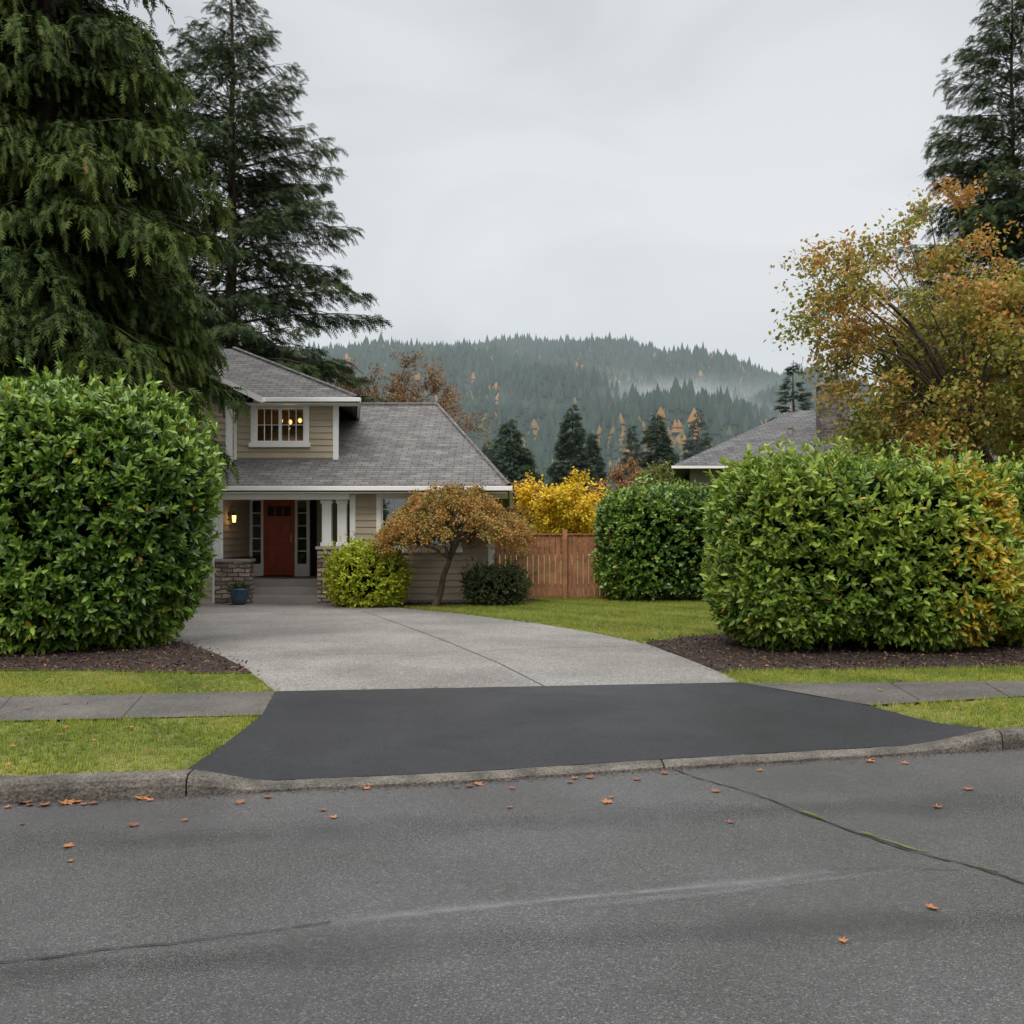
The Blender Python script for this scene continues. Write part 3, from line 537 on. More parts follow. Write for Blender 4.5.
# ------------------------------------------------------------------ hill with forest and mist
rp = [(-600, 408), (150, 384), (375, 370), (420, 362), (500, 356), (580, 359), (640, 368), (700, 382), (750, 396), (790, 410), (860, 430), (1024, 446), (1700, 470)]
def hillz(x, Y):
    px = 512 + x / 1100. * 1000
    Hr = 1.6 + (540 - np.interp(px, [p[0] for p in rp], [p[1] for p in rp])) * 1.1
    t = np.clip((Y - 230) / 870., 0, 1); s = t * t * (3 - 2 * t) * .6 + t * .4
    t2 = np.clip((Y - 1100) / 700., 0, 1); s = s * (1 - .5 * t2)
    return Hr * s + (9 * np.sin(x * .021 + Y * .013) + 6 * np.sin(x * .05 - Y * .031)) * np.minimum(1, t * 4) * np.minimum(1, (1 - t2)) * np.clip((1080 - Y) / 300, .0, 1)
xs = np.linspace(-1100, 1300, 90); ys = np.linspace(225, 1700, 60); X, Y = np.meshgrid(xs, ys, indexing='ij'); Z = hillz(X, Y) - .2
I = np.arange(X.size).reshape(X.shape); Fq = np.stack([I[:-1, :-1], I[1:, :-1], I[1:, 1:], I[:-1, 1:]], -1).reshape(-1, 4)
hm = mat('hillside', (0.03, 0.045, 0.028), .95, .3, .02); struct(big('hill', np.stack([X, Y, Z], -1).reshape(-1, 3), Fq, hm))
k = 7; ct = []; cf = []
for (z0, z1, r) in ((0.0, .62, .30), (.38, 1.0, .19)):
    b = len(ct); ct += [(r * math.cos(6.283 * i / k) * (1 if i % 2 else .75), r * math.sin(6.283 * i / k) * (1 if i % 2 else .75), z0) for i in range(k)] + [(0, 0, z1)]
    cf += [(b + i, b + (i + 1) % k, b + k) for i in range(k)]
ct = np.array(ct); cf = np.array(cf)
n = 24000; Yt = np.sqrt(rng.uniform(190. ** 2, 1180. ** 2, n)); xt = Yt * rng.uniform(-.25, .36, n)
n2 = 1800; Yr = rng.uniform(1060, 1120, n2); xr = Yr * rng.uniform(-.2, .36, n2); Yt = np.r_[Yt, Yr]; xt = np.r_[xt, xr]; n += n2
h = rng.uniform(8, 14, n) * np.where(rng.random(n) < .1, 1.35, 1); h = np.where(Yt < 450, h * .75, h)
e0 = np.zeros(n); a = rng.random(n) * 6.28; wd = h * rng.uniform(.7, 1.1, n)
tt0 = rng.uniform(0, .85, n); dec = rng.random(n) < np.where((np.sin(xt * .03) * np.sin(Yt * .02) > .3), .35, .06); tt0[dec] = rng.uniform(.88, 1, dec.sum()); h[dec] *= .65; wd[dec] *= 1.2
V, Fc, tt = inst(ct, cf, np.stack([xt, Yt, hillz(xt, Yt) - .5], 1), np.stack([np.cos(a) * wd, np.sin(a) * wd, e0], 1), np.stack([-np.sin(a) * wd, np.cos(a) * wd, e0], 1), np.stack([e0, e0, h], 1), tt0)
tag(big('forest', V, Fc, M['forest'], None, tt), 'distant conifer forest covering the misty hill', 'forest', kind='stuff')
def vol(name, d, col):
    m, t, out = nt(name); v = N(t, 'ShaderNodeVolumeAbsorption', Density=d); v.inputs['Color'].default_value = (0, 0, 0, 1)
    e = N(t, 'ShaderNodeEmission', Strength=d); e.inputs[0].default_value = (*col, 1); a = N(t, 'ShaderNodeAddShader')  # emission supplies the airlight in place of scattered skylight
    t.links.new(v.outputs[0], a.inputs[0]); t.links.new(e.outputs[0], a.inputs[1]); t.links.new(a.outputs[0], out.inputs['Volume']); return m
hz = MB().box(-1500, 1600, 90, 1650, -3, 340).build('haze', vol('haze', .00044, (.53, .60, .64))); tag(hz, 'thin haze hanging over the valley and the hill', 'haze', kind='stuff')
Vs = []; Fs = []; Ts = []; off = 0
for (Y0, seed, amp, base) in ((590, 1.0, .8, 398), (630, 2.3, .9, 391), (670, 4.1, .85, 385), (700, 5.7, .6, 381), (540, 3.3, .45, 410)):
    nu, nv = 150, 30; u = np.linspace(0, 1, nu); v = np.linspace(0, 1, nv); U, V_ = np.meshgrid(u, v, indexing='ij')
    PX = 430 + 420 * U; X = (PX - 512) / F * Y0; YY = Y0 + 25 * np.sin(U * 7 + seed)
    mid = base + 22 * np.clip((PX - 620) / 180, 0, 1) ** 1.4 + 3 * np.sin(PX * .03 + seed) + 2 * np.sin(PX * .071 + seed * 2); PY = mid + (V_ - .5) * 70; Z = CZ - (PY - HOR) / F * Y0
    wdt = 5 + 8 * np.clip((PX - 520) / 200, 0, 1) + 2.5 * np.sin(PX * .045 + seed * 3)
    al = np.exp(-((PY - mid) / wdt) ** 2) * np.clip((PX - 450) / 130, 0, 1) * np.clip((845 - PX) / 60, 0, 1) * (.7 + .3 * np.sin(PX * .022 + seed * 5)) * amp
    al = np.where((V_ < .02) | (V_ > .98), 0, al)
    I = np.arange(X.size).reshape(X.shape); Fs.append(np.stack([I[:-1, :-1], I[1:, :-1], I[1:, 1:], I[:-1, 1:]], -1).reshape(-1, 4) + off); Vs.append(np.stack([X, YY, Z], -1).reshape(-1, 3)); Ts.append(al.ravel()); off += X.size
tag(big('mist', np.concatenate(Vs), np.concatenate(Fs), softmat('mist', (.8, .82, .84), 1, .7, .02, True), None, np.concatenate(Ts)), 'band of low white mist drifting along the hill', 'mist', kind='stuff')

# ------------------------------------------------------------------ house
H = thing('house', 'two storey beige house with grey shingle roofs, white trim and a red front door', 'house', (-6.0, 26.0, .1))
def lapwall(mb, p0, p1, z0, z1, ops=(), clip=None, lap=.155):
    d = np.array(p1, float) - np.array(p0, float); Ln = np.linalg.norm(d); d /= Ln; nn = np.array([d[1], -d[0]])
    z = z0
    while z < z1 - 1e-6:
        zt = min(z + lap, z1); iv = [(0, Ln)] if clip is None else [clip(zt)]
        for (a, b, c, e) in ops:
            if zt > c + .01 and z < e - .01:
                ni = []
                for (s, t) in iv:
                    if b <= s or a >= t: ni.append((s, t)); continue
                    if a > s: ni.append((s, a))
                    if b < t: ni.append((b, t))
                iv = ni
        for (s, t) in iv:
            if t - s < .01: continue
            def pt(u, w, zz): return (p0[0] + d[0] * u + nn[0] * w, p0[1] + d[1] * u + nn[1] * w, zz)
            mb.poly([pt(s, .03, z), pt(t, .03, z), pt(t, .004, zt), pt(s, .004, zt), pt(s, -.02, z), pt(t, -.02, z), pt(t, -.02, zt), pt(s, -.02, zt)],
                    [(0, 1, 2, 3), (4, 5, 1, 0), (3, 2, 6, 7), (0, 3, 7, 4), (1, 5, 6, 2), (5, 4, 7, 6)])
        z = zt
def window(parent, x0, x1, z0, z1, y, sashes, cols, rows, name='window', lab=None, bw=.008):
    fr = MB(); T = .11
    fr.box(x0 - T, x1 + T, y - .05, y + .06, z1, z1 + T); fr.box(x0 - T, x0, y - .045, y + .06, z0, z1); fr.box(x1, x1 + T, y - .045, y + .06, z0, z1)
    fr.box(x0, x1, y - .02, y + .06, z0, z0 + .05); fr.box(x0, x1, y - .02, y + .06, z1 - .05, z1)
    sw = (x1 - x0) / sashes
    for i in range(sashes + 1):
        c = x0 + i * sw; fr.box(max(x0, c - .035), min(x1, c + .035), y - .015, y + .055, z0 + .05, z1 - .05)
    f = fr.build(name, M['trim'], parent)
    if lab: f['label'] = lab
    MB().box(x0 - T - .04, x1 + T + .04, y - .09, y + .05, z0 - T, z0).build('sill', M['trim'], f)
    g = MB()
    for i in range(sashes):
        a = x0 + i * sw + .035; b = a + sw - .07
        for c in range(1, cols): xx = a + (b - a) * c / cols; g.box(xx - bw, xx + bw, y + .0, y + .02, z0 + .05, z1 - .05)
        for r in range(1, rows): zz = z0 + (z1 - z0) * r / rows; g.box(a, b, y + .002, y + .018, zz - bw, zz + bw)
    g.build('glazing_bar', M['trim'], f)
    MB().box(x0 + .01, x1 - .01, y + .024, y + .030, z0 + .01, z1 - .01).build('pane', M['glass'], f)
    return f
def room(parent, x0, x1, y0, y1, z0, z1, m, name='room_interior'):
    b = MB(); b.poly([(x0, y0, z0), (x1, y0, z0), (x1, y1, z0), (x0, y1, z0), (x0, y0, z1), (x1, y0, z1), (x1, y1, z1), (x0, y1, z1)], [(0, 1, 2, 3), (7, 6, 5, 4), (1, 5, 6, 2), (2, 6, 7, 3), (3, 7, 4, 0)])
    return b.build(name, m, parent)
GY = 23.2; RY = 23.4; UY = 24.5; BY = 24.2; DY = 26.0; WX = -6.82
sl = .45; eY = 22.85; eZ = 2.84
def rz(y): return eZ + sl * (y - eY)
w = MB()
lapwall(w, (-12, GY), (WX, GY), .12, 2.80, ops=[(.55, 4.6, .1, 2.35)])
lapwall(w, (WX, GY), (WX, DY), 1.18, 2.8)
lapwall(w, (WX, DY), (-3.75, DY), .66, 2.8, ops=[(.0, 1.75, .5, 2.80)])
gx0, gx1, gz0, gz1 = -3.06, -1.30, 1.42, 2.62
lapwall(w, (-3.75, RY), (-.46, RY), .2, 2.8, ops=[(gx0 + 3.75, gx1 + 3.75, gz0, gz1)])
lapwall(w, (-.46, RY), (-.46, 33.5), .2, 2.8)
ux0, ux1, uz0, uz1 = -6.28, -5.08, 3.98, 4.86
UR = (-5.27, 30.1)
lapwall(w, (WX, UY), (-4.29, UY), 3.3, 5.0, ops=[(ux0 - WX, ux1 - WX, uz0, uz1)])
lapwall(w, (-4.29, UY), UR, 3.3, 5.0)
lapwall(w, (-12, BY), (WX, BY), 3.2, 5.0)
lapwall(w, (-12, BY), (WX, BY), 5.0, 6.5, clip=lambda z: ((z - 5.0) * 2.0 + .3, 5.18 - (z - 5.0) * 1.9))
lapwall(w, (WX, BY), (WX, UY), 3.2, 5.0)
lapwall(w, (-12, 33.5), (-12, GY), .12, 2.8); lapwall(w, (-.46, 33.5), (-12, 33.5), .12, 2.8); lapwall(w, UR, (-12, 30.1), 3.3, 5.0); lapwall(w, (-12, 30.1), (-12, BY), 3.3, 5.0)
w.build('wall', M['siding'], H)
MB().box(-3.74, -.47, RY - .012, RY + .1, .05, .2).build('foundation', M['concrete'], H)
def roofslab(pts_top, faces, th, name, m, parent):
    n = len(pts_top); b = MB(); b.poly(pts_top, faces); b.poly([(p[0], p[1], p[2] - th) for p in pts_top], [f[::-1] for f in faces]); return b.build(name, m, parent)
rY = 28.7; RZ = rz(rY); bY = 34.6
lr = roofslab([(-12.5, eY, eZ), (-.05, eY, eZ), (-2.15, rY, RZ), (-10, rY, RZ), (-.05, bY, eZ), (-12.5, bY, eZ)], [(0, 1, 2, 3), (1, 4, 2), (4, 5, 3, 2), (5, 0, 3)], .10, 'lower_roof', M['shingle'], H)
MB().box(-12.55, 0.0, eY - .09, eY + .02, eZ - .115, eZ - .012).build('gutter', M['trim'], lr, bevel=.01); MB().box(-.07, .015, eY + .02, bY, eZ - .125, eZ - .012).build('gutter', M['trim'], lr, bevel=.01)
MB().box(-12.4, -.1, eY + .02, DY + .05, eZ - .165, eZ - .14).build('soffit', M['trim'], lr)
MB().tube([(-2.15, rY, RZ + .01), (-4.4, rY, RZ + .01)], [.07, .07], 6).build('ridge_cap', M['shingle'], lr); MB().tube([(-2.15, rY, RZ + .01), (-.07, eY + .02, eZ + .01)], [.06, .06], 6).build('ridge_cap', M['shingle'], lr)
MB().box(-6.75, -3.78, GY - .02, GY + .2, 2.54, eZ - .168).build('porch_beam', M['trim'], H)
uy0 = 24.05; uz = 5.03; ur = 27.3; URZ = 6.82
up = roofslab([(-12.6, uy0, uz), (-3.7, uy0, uz), (-7.6, ur, URZ), (-8.9, ur, URZ), (-4.75, 30.55, uz), (-12.6, 30.55, uz)], [(0, 1, 2, 3), (1, 4, 2), (4, 5, 3, 2), (5, 0, 3)], .09, 'upper_roof', M['shingle'], H)
MB().tube([(-7.6, ur, URZ + .01), (-3.73, uy0 + .02, uz + .01)], [.06, .06], 6).build('ridge_cap', M['shingle'], up)
MB().box(-6.2, -3.64, uy0 - .09, uy0 + .015, uz - .11, uz - .01).build('gutter', M['trim'], up, bevel=.01)
MB().poly([(-3.71, uy0 + .016, uz - .12), (-3.63, uy0 + .016, uz - .12), (-4.68, 30.5, uz - .12), (-4.76, 30.5, uz - .12), (-3.71, uy0 + .016, uz - .01), (-3.63, uy0 + .016, uz - .01), (-4.68, 30.5, uz - .01), (-4.76, 30.5, uz - .01)],
          [(0, 3, 2, 1), (4, 5, 6, 7), (0, 1, 5, 4), (1, 2, 6, 5), (2, 3, 7, 6), (3, 0, 4, 7)]).build('gutter', M['trim'], up)
MB().box(-6.8, -3.75, uy0 + .02, UY + .02, uz - .15, uz - .125).build('soffit', M['trim'], up)
gy = 23.85; ax_, az_ = -9.3, 6.69
br = roofslab([(-5.97, gy, 5.02), (ax_, gy, az_), (-12.63, gy, 5.02), (-5.97, 26.5, 5.02), (ax_, 27.2, az_), (-12.63, 26.5, 5.02)], [(0, 3, 4, 1), (1, 4, 5, 2)], .09, 'gable_roof', M['shingle'], H)
g = MB()
g.poly([(-5.95, gy - .04, 4.86), (-5.95, gy - .04, 5.01), (ax_, gy - .04, az_ - .012), (ax_, gy - .04, az_ - .18), (-5.95, gy - .001, 4.86), (-5.95, gy - .001, 5.01), (ax_, gy - .001, az_ - .012), (ax_, gy - .001, az_ - .18)], [(0, 1, 2, 3), (4, 7, 6, 5), (0, 4, 5, 1), (1, 5, 6, 2), (3, 2, 6, 7), (0, 3, 7, 4)])
g.build('barge_board', M['trim'], br)
MB().poly([(-12.65, gy - .04, 4.86), (-12.65, gy - .04, 5.01), (ax_, gy - .042, az_ - .012), (ax_, gy - .042, az_ - .18)], [(3, 2, 1, 0)]).build('barge_board', M['trim'], br)
MB().box(-5.99, -5.93, gy, uy0 + 1.2, 4.9, 5.0).build('gutter', M['trim'], br)
for (x0, x1, y0, y1, z0, z1) in ((WX - .12, WX + .035, GY - .035, GY + .12, .14, 2.67), (-4.38, -4.26, UY - .035, UY + .1, 3.5, 4.9), (WX - .1, WX + .035, BY - .035, BY + .1, 3.35, 4.86), (-.56, -.42, RY - .035, RY + .1, .2, 2.67), (-3.79, -3.66, RY - .035, RY + .1, .2, 2.67), (WX - .06, WX + .08, UY - .038, UY - .004, 3.4, 4.86)):
    MB().box(x0, x1, y0, y1, z0, z1).build('corner_board', M['trim'], H)
MB().box(WX + .037, WX + .11, GY - .02, GY + .05, .14, 2.67).build('downspout', M['trim'], H, bevel=.01)
uw = window(H, ux0, ux1, uz0, uz1, UY, 2, 3, 2, lab='upper storey window with a lit lamp inside')
room(H, ux0 - .8, ux1 + .3, UY + .07, UY + 2.6, 3.7, 5.0, M['warmroom'])
for (dx, dz) in ((-.22, 0), (.02, -.03), (.27, .01)):
    MB().lathe(-5.72 + dx, UY + 1.2, [(.02, 4.60 + dz), (.045, 4.63 + dz), (.055, 4.67 + dz), (.025, 4.72 + dz)], 10).build('lamp_shade', M['bulb'], H)
ch = MB(); ch.box(-6.0, -5.4, UY + 1.19, UY + 1.21, 4.74, 4.76); ch.box(-5.71, -5.69, UY + 1.19, UY + 1.21, 4.76, 4.98); ch.build('lamp_arm', M['dark'], H)
gw = window(H, gx0, gx1, gz0, gz1, RY, 3, 2, 4, lab='wide ground floor window behind the small maple')
room(H, gx0 - .2, gx1 + .2, RY + .07, RY + .8, .9, 2.75, M['blind'])
def ex(px): return (px - 512) / F * DY
dx0, dx1 = ex(264), ex(295); dz0, dz1 = .68, 2.66
d = MB(); d.box(dx0, dx1, DY - .03, DY + .03, dz0, dz1)
d = d.build('front_door', M['door'], H, bevel=.006); d['label'] = 'red front door with small panes at the top'
for (a, b, c, e) in ((.10, .36, .12, .72), (.45, .71, .12, .72), (.10, .36, .82, 1.42), (.45, .71, .82, 1.42)): MB().box(dx0 + a, dx0 + b, DY - .05, DY - .032, dz0 + c, dz0 + e).build('door_panel', M['door'], d, bevel=.012)
for i in range(3): MB().box(dx0 + .1 + i * .21, dx0 + .28 + i * .21, DY - .038, DY - .0315, dz0 + 1.54, dz0 + 1.8).build('door_light', M['dark'], d)
MB().box(dx1 - .1, dx1 - .06, DY - .1, DY - .035, dz0 + .85, dz0 + 1.1).build('door_handle', M['brass'], d, bevel=.008)
f = MB()
for (a, b) in ((dx0 - .38, dx0 - .30), (dx0 - .07, dx0 - .005), (dx1 + .005, dx1 + .07), (dx1 + .31, dx1 + .39)): f.box(a, b, DY - .05, DY + .05, .66, 2.70)
f.box(dx0 - .40, dx1 + .41, DY - .06, DY + .06, 2.702, 2.80)
for (a, b) in ((dx0 - .30, dx0 - .07), (dx1 + .07, dx1 + .31)):
    f.box(a, b, DY - .03, DY + .04, .66, .98); f.box(a, b, DY - .03, DY + .04, 2.62, 2.70)
f.build('door_frame', M['trim'], H)
for (a, b) in ((dx0 - .30, dx0 - .07), (dx1 + .07, dx1 + .31)):
    s_ = MB().box(a + .002, b - .002, DY + .0, DY + .012, .982, 2.618).build('sidelight', M['glass'], H)
    for i in range(1, 5): MB().box(a + .002, b - .002, DY - .014, DY - .002, .98 + i * .33 - .012, .98 + i * .33 + .012).build('glazing_bar', M['trim'], s_)
room(H, dx0 - .5, -4.2, DY + .065, DY + 2.5, .6, 2.78, M['interior'])
st = MB(); st.box(WX + .03, -3.77, 24.1, DY + .0, .1, .655); st.box(-6.3, -4.35, 23.75, 24.1, .1, .48); st.box(-6.3, -4.35, 23.4, 23.75, .1, .30); st.build('porch_step', M['concrete'], H, bevel=.012)
pd = MB(); pd.box(-4.52, -3.80, 23.22, 24.09, .1, 1.38); pd.build('column_pedestal', M['stone'], H)
MB().box(-4.56, -3.77, 23.18, 24.12, 1.38, 1.45).build('pedestal_cap', M['concrete'], H, bevel=.01)
for cx in (-4.34, -3.98):
    c = MB(); c.box(cx - .11, cx + .11, 23.40, 23.62, 1.55, 2.62); c = c.build('porch_column', M['trim'], H, bevel=.008)
    MB().box(cx - .14, cx + .14, 23.37, 23.65, 1.452, 1.549).build('column_base', M['trim'], c, bevel=.006); MB().box(cx - .14, cx + .14, 23.37, 23.65, 2.46, 2.53).build('column_capital', M['trim'], c)
s = MB(); s.box(WX - .05, WX + .09, GY - .08, DY - .05, .05, 1.16); s.box(WX + .09, WX + .75, GY - .08, GY + .30, .05, 1.10)
s.build('stone_wainscot', M['stone'], H)
MB().box(WX - .02, WX + .79, GY - .11, GY + .33, 1.102, 1.16).build('wainscot_cap', M['concrete'], H)
gd = MB()
for i in range(4): gd.box(-11.45, -7.4, GY + .03, GY + .08, .15 + i * .55, .15 + i * .55 + .54)
gd = gd.build('garage_door', M['trim'], H, bevel=.01)
MB().box(-7.42, -7.3, GY - .04, GY + .1, .14, 2.36).box(-11.6, -11.47, GY - .04, GY + .1, .14, 2.36).box(-11.6, -7.3, GY - .043, GY + .1, 2.362, 2.48).build('garage_frame', M['trim'], H)
lx, ly, lz = WX + .10, 24.0, 2.02
ln = MB(); ln.box(WX + .022, WX + .05, ly - .05, ly + .05, lz + .05, lz + .25); ln.box(WX + .05, lx + .06, ly - .012, ly + .012, lz + .25, lz + .275); ln.lathe(lx + .05, ly, [(.075, lz + .17), (.06, lz + .20), (.015, lz + .25)], 8); ln.lathe(lx + .05, ly, [(.03, lz - .05), (.055, lz - .02), (.055, lz)], 8)
ln = ln.build('wall_lantern', M['dark'], H); MB().lathe(lx + .05, ly, [(.035, lz + .001), (.045, lz + .08), (.05, lz + .169)], 8).build('lantern_glass', M['bulb'], ln)
tag(MB().box(dx0 - .02, dx1 + .02, 25.35, 25.85, .658, .675).build('door_mat', M['dark']), 'dark door mat in front of the red front door', 'door mat')
pl = thing('planter', 'blue glazed pot with a small plant at the foot of the stone pier', 'planter', (-6.2, 22.75, .13))
MB().lathe(-6.2, 22.75, [(.13, .13), (.19, .28), (.215, .45), (.23, .47), (.23, .50), (.19, .50), (.18, .46)], 20).build('pot', M['planter'], pl, True)
nl = 160; O = np.array([-6.2, 22.75, .45]) + rng.normal(0, .06, (nl, 3)) * [1, 1, .4]; B = nrm(rng.normal(0, .6, (nl, 3)) + [0, 0, .8]); A = nrm(np.cross(B, rng.normal(size=(nl, 3)))); C = np.cross(A, B)
V, Fc, tt = inst(DIA, DIAF, O, A * .14, B * .18, C * .14, rng.random(nl)); big('plant', V, Fc, M['darkleaf'], pl, tt)

# ------------------------------------------------------------------ fence
fe = thing('wooden_fence', 'reddish brown wooden board fence between the house and the back hedge', 'fence', (1, 25.2, .1))
b = MB(); x = -.44; i = 0
while x < 2.75:
    b.box(x, x + .124, 25.18 + .008 * (i % 2), 25.2 + .008 * (i % 2), .14, 1.72 + .008 * math.sin(i * 3.7)); x += .14; i += 1
b.build('board_panel', M['fence'], fe)
MB().box(-.46, 2.78, 25.21, 25.25, .4, .49).build('rail', M['fence'], fe); MB().box(-.46, 2.78, 25.21, 25.25, 1.3, 1.39).build('rail', M['fence'], fe)
MB().box(-.46, 1.26, 25.13, 25.27, 1.735, 1.765).build('top_cap', M['fence'], fe); MB().box(1.4, 2.78, 25.13, 25.27, 1.735, 1.765).build('top_cap', M['fence'], fe)
for px in (-.42, 1.33, 2.74): MB().box(px - .06, px + .06, 25.1, 25.176, .1, 1.86).build('post', M['fence'], fe, bevel=.008)

# ------------------------------------------------------------------ neighbouring house
NH = thing('house', 'neighbouring house showing only its grey roof and brick chimney above the hedges', 'house', (12, 42, .0))
nb = MB(); lapwall(nb, (6.7, 37.6), (18.5, 37.6), .1, 4.3, lap=.3); lapwall(nb, (8.3, 46.5), (6.7, 37.6), .1, 4.3, lap=.3); lapwall(nb, (18.5, 37.6), (18.5, 46.5), .1, 4.3, lap=.3); lapwall(nb, (18.5, 46.5), (8.3, 46.5), .1, 4.3, lap=.3)
nb.build('wall', M['siding2'], NH)
nr = roofslab([(5.95, 37, 4.36), (19, 37, 4.36), (14.5, 42, 7.3), (11.6, 42, 6.95), (19, 47, 4.36), (7.65, 47, 4.36)], [(0, 1, 2, 3), (1, 4, 2), (4, 5, 3, 2), (5, 0, 3)], .1, 'roof', M['shingle2'], NH)
MB().box(5.9, 19.05, 36.94, 37.02, 4.25, 4.345).build('gutter', M['trim'], nr)
cx0, cx1 = 11.95, 13.05
c = MB().box(cx0, cx1, 38.6, 39.3, 3.5, cz(385, 38.6)).build('chimney', M['chimney'], nr)
MB().box(cx0 - .05, cx1 + .05, 38.55, 39.35, cz(385, 38.6), cz(382, 38.6)).build('chimney_cap', M['concrete'], c)
MB().lathe(12.3, 38.95, [(.1, cz(382, 38.6)), (.1, cz(378, 38.6)), (.14, cz(377.5, 38.6)), (.14, cz(376, 38.6))], 10).build('chimney_pot', M['dark'], c)
MB().lathe(11.0, 39.5, [(.08, 5.0), (.08, 6.0), (.13, 6.01), (.13, 6.12)], 10).build('roof_vent', M['concrete'], nr)

# ------------------------------------------------------------------ fallen leaves
def leafmesh(seed):
    r = random.Random(seed); pts = [(0, 0, .012)]; k = 15
    for i in range(k):
        a = 2 * math.pi * i / k + math.pi / 2; R = (1.0 if i % 3 == 0 else (.62 if i % 3 == 1 else .5)) * r.uniform(.85, 1.1)
        pts.append((R * math.cos(a), R * math.sin(a), .25 * R * R * abs(math.cos(a + seed)) + r.uniform(0, .12)))
    me = bpy.data.meshes.new('fallen_leaf'); fs = [(0, i + 1, (i + 1) % k + 1) for i in range(k)]
    b = len(pts); pts += [(.03, -.9, .1), (-.03, -.9, .1), (0, -1.7, .25)]; fs.append((b, b + 1, b + 2))
    me.from_pydata(pts, [], fs); me.materials.append(M['deadleaf'] if seed % 3 else M['browndead']); return me
LM = [leafmesh(i) for i in range(6)]
def drop(pxs, z, label, group, s=.038):
    for (px, py) in pxs:
        x, y = P(px, py, z); o = bpy.data.objects.new('fallen_leaf', random.choice(LM)); COL.objects.link(o)
        k = s * random.uniform(.6, 1.25) ; o.location = (x, y, z + .006); o.scale = (k, k, k * .9); o.rotation_euler = (random.uniform(-.15, .15), random.uniform(-.15, .15), random.uniform(0, 6.28))
        tag(o, label, 'fallen leaf', group)
drop([(23, 804), (30, 806), (45, 806), (66, 804), (76, 803), (84, 805), (93, 804), (142, 799), (150, 801), (8, 808)], 0, 'orange dead leaf lying in the gutter below the left kerb', 'dead leaves in the left gutter', .05)
drop([(22, 825), (133, 826), (185, 821), (68, 847), (70, 862), (268, 798), (240, 803), (323, 811), (334, 818)], 0, 'brown dead leaf on the left part of the road', 'dead leaves on the left of the road')
drop([(366, 789), (372, 786), (510, 808), (512, 789), (470, 787), (478, 785), (457, 788), (570, 783), (607, 803), (612, 798), (637, 780), (575, 779), (590, 778), (665, 774)], 0, 'dead leaf on the road in front of the black apron', 'dead leaves on the road by the apron')
drop([(716, 792), (730, 823), (937, 808), (968, 790), (932, 909), (870, 762), (905, 764), (873, 760), (760, 771)], 0, 'dead leaf on the right part of the road', 'dead leaves on the right of the road')
drop([(843, 942)], 0, 'lone reddish brown leaf lying nearest the camera on the road at the lower right', 'lone leaf', .04)
drop([(12, 747), (38, 731), (60, 735), (95, 741), (130, 728), (150, 752), (25, 738), (66, 728), (8, 765)], .14, 'yellowish dead leaf on the left grass verge', 'dead leaves on the left verge', .035)
drop([(28, 708), (65, 703), (178, 690), (205, 688), (88, 690), (40, 684), (120, 667), (210, 664), (236, 668), (170, 671), (100, 676), (150, 686), (190, 684), (60, 664), (85, 661)], .145, 'dead leaf around the left sidewalk and hedge foot', 'dead leaves by the left sidewalk', .04)
drop([(990, 712), (1005, 705), (955, 708), (1010, 722), (880, 690), (785, 684), (950, 676), (900, 680), (1000, 690), (840, 679), (765, 672)], .145, 'dead leaf on the right verge or sidewalk', 'dead leaves on the right verge', .035)

# ------------------------------------------------------------------ light, sky, camera
wd_ = bpy.data.worlds.new('World'); SC.world = wd_; wd_.use_nodes = True; t = wd_.node_tree; t.nodes.clear(); L = t.links.new
out = t.nodes.new('ShaderNodeOutputWorld'); bg = N(t, 'ShaderNodeBackground', Strength=.1)
sky = t.nodes.new('ShaderNodeTexSky'); sky.sky_type = 'NISHITA'; sky.sun_disc = False; sky.sun_elevation = math.radians(42); sky.sun_rotation = math.radians(200)
tc = N(t, 'ShaderNodeTexCoord'); sp = N(t, 'ShaderNodeSeparateXYZ'); L(tc.outputs['Generated'], sp.inputs[0])
gr = ramp(t, sp.outputs['Z'], [(0.0, (.87, .87, .88)), (.15, (.97, .965, .97)), (.28, (.96, .955, .965)), (.45, (.82, .825, .845)), (.65, (1, 1, 1)), (1.0, (1, 1, 1))])
bo = N(t, 'ShaderNodeMapRange'); bo.inputs['From Min'].default_value = .48; bo.inputs['From Max'].default_value = .9; bo.inputs['To Min'].default_value = 10; bo.inputs['To Max'].default_value = 33; L(sp.outputs['Z'], bo.inputs['Value'])
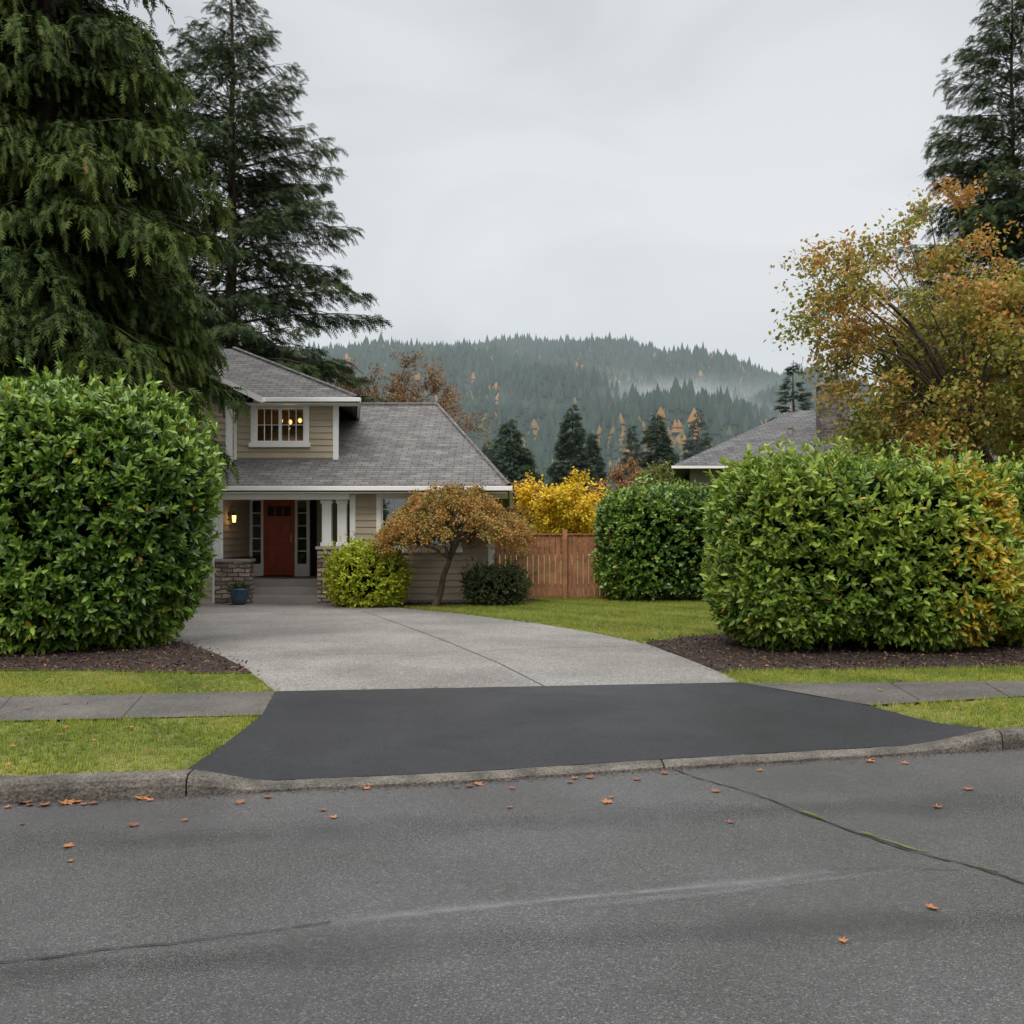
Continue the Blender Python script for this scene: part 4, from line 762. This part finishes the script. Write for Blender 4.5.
mp = N(t, 'ShaderNodeMapping'); mp.inputs['Scale'].default_value = (1.3, 1.3, 3.6); mp.inputs['Location'].default_value = (.4, 0, .3); L(tc.outputs['Generated'], mp.inputs[0])
no = N(t, 'ShaderNodeTexNoise', Scale=2.0, Detail=4.0, Roughness=.45, Distortion=.6); L(mp.outputs[0], no.inputs['Vector'])
cr = ramp(t, no.outputs['Fac'], [(.38, (.80, .81, .83)), (.62, (1.0, 1.0, 1.0))])
m1 = N(t, 'ShaderNodeVectorMath', operation='MULTIPLY'); L(gr, m1.inputs[0]); L(cr, m1.inputs[1])
m2 = N(t, 'ShaderNodeVectorMath', operation='SCALE'); L(m1.outputs[0], m2.inputs[0]); L(bo.outputs[0], m2.inputs['Scale'])
mx = N(t, 'ShaderNodeMix', data_type='RGBA'); mx.inputs[0].default_value = .03; L(m2.outputs[0], mx.inputs[6]); L(sky.outputs[0], mx.inputs[7])
L(mx.outputs[2], bg.inputs[0]); L(bg.outputs[0], out.inputs[0])
sd = bpy.data.lights.new('sun', 'SUN'); sd.energy = 1.5; sd.angle = math.radians(20); sd.color = (1, .96, .9)
so = bpy.data.objects.new('sun', sd); COL.objects.link(so); so.rotation_euler = (math.radians(48), 0, math.radians(-22))
for nm, pos, en in (('lamp_glow', (-5.7, UY + 1.0, 4.45), 10), ('lantern_glow', (lx + .16, ly - .12, lz + .1), 1.2)):
    pd_ = bpy.data.lights.new(nm, 'POINT'); pd_.energy = en; pd_.color = (1, .6, .25); pd_.shadow_soft_size = .05; po = bpy.data.objects.new(nm, pd_); COL.objects.link(po); po.location = pos
cd = bpy.data.cameras.new('camera'); cam = bpy.data.objects.new('camera', cd); COL.objects.link(cam)
cd.sensor_width = 36; cd.lens = 36 * F / 1024; cd.shift_y = (HOR - 512) / 1024; cd.clip_end = 6000; cd.clip_start = .05
cam.location = (0, 0, CZ); cam.rotation_euler = (math.radians(90), 0, 0); SC.camera = cam
SC.view_settings.view_transform = 'Standard'; SC.view_settings.look = 'None'; SC.view_settings.exposure = 0
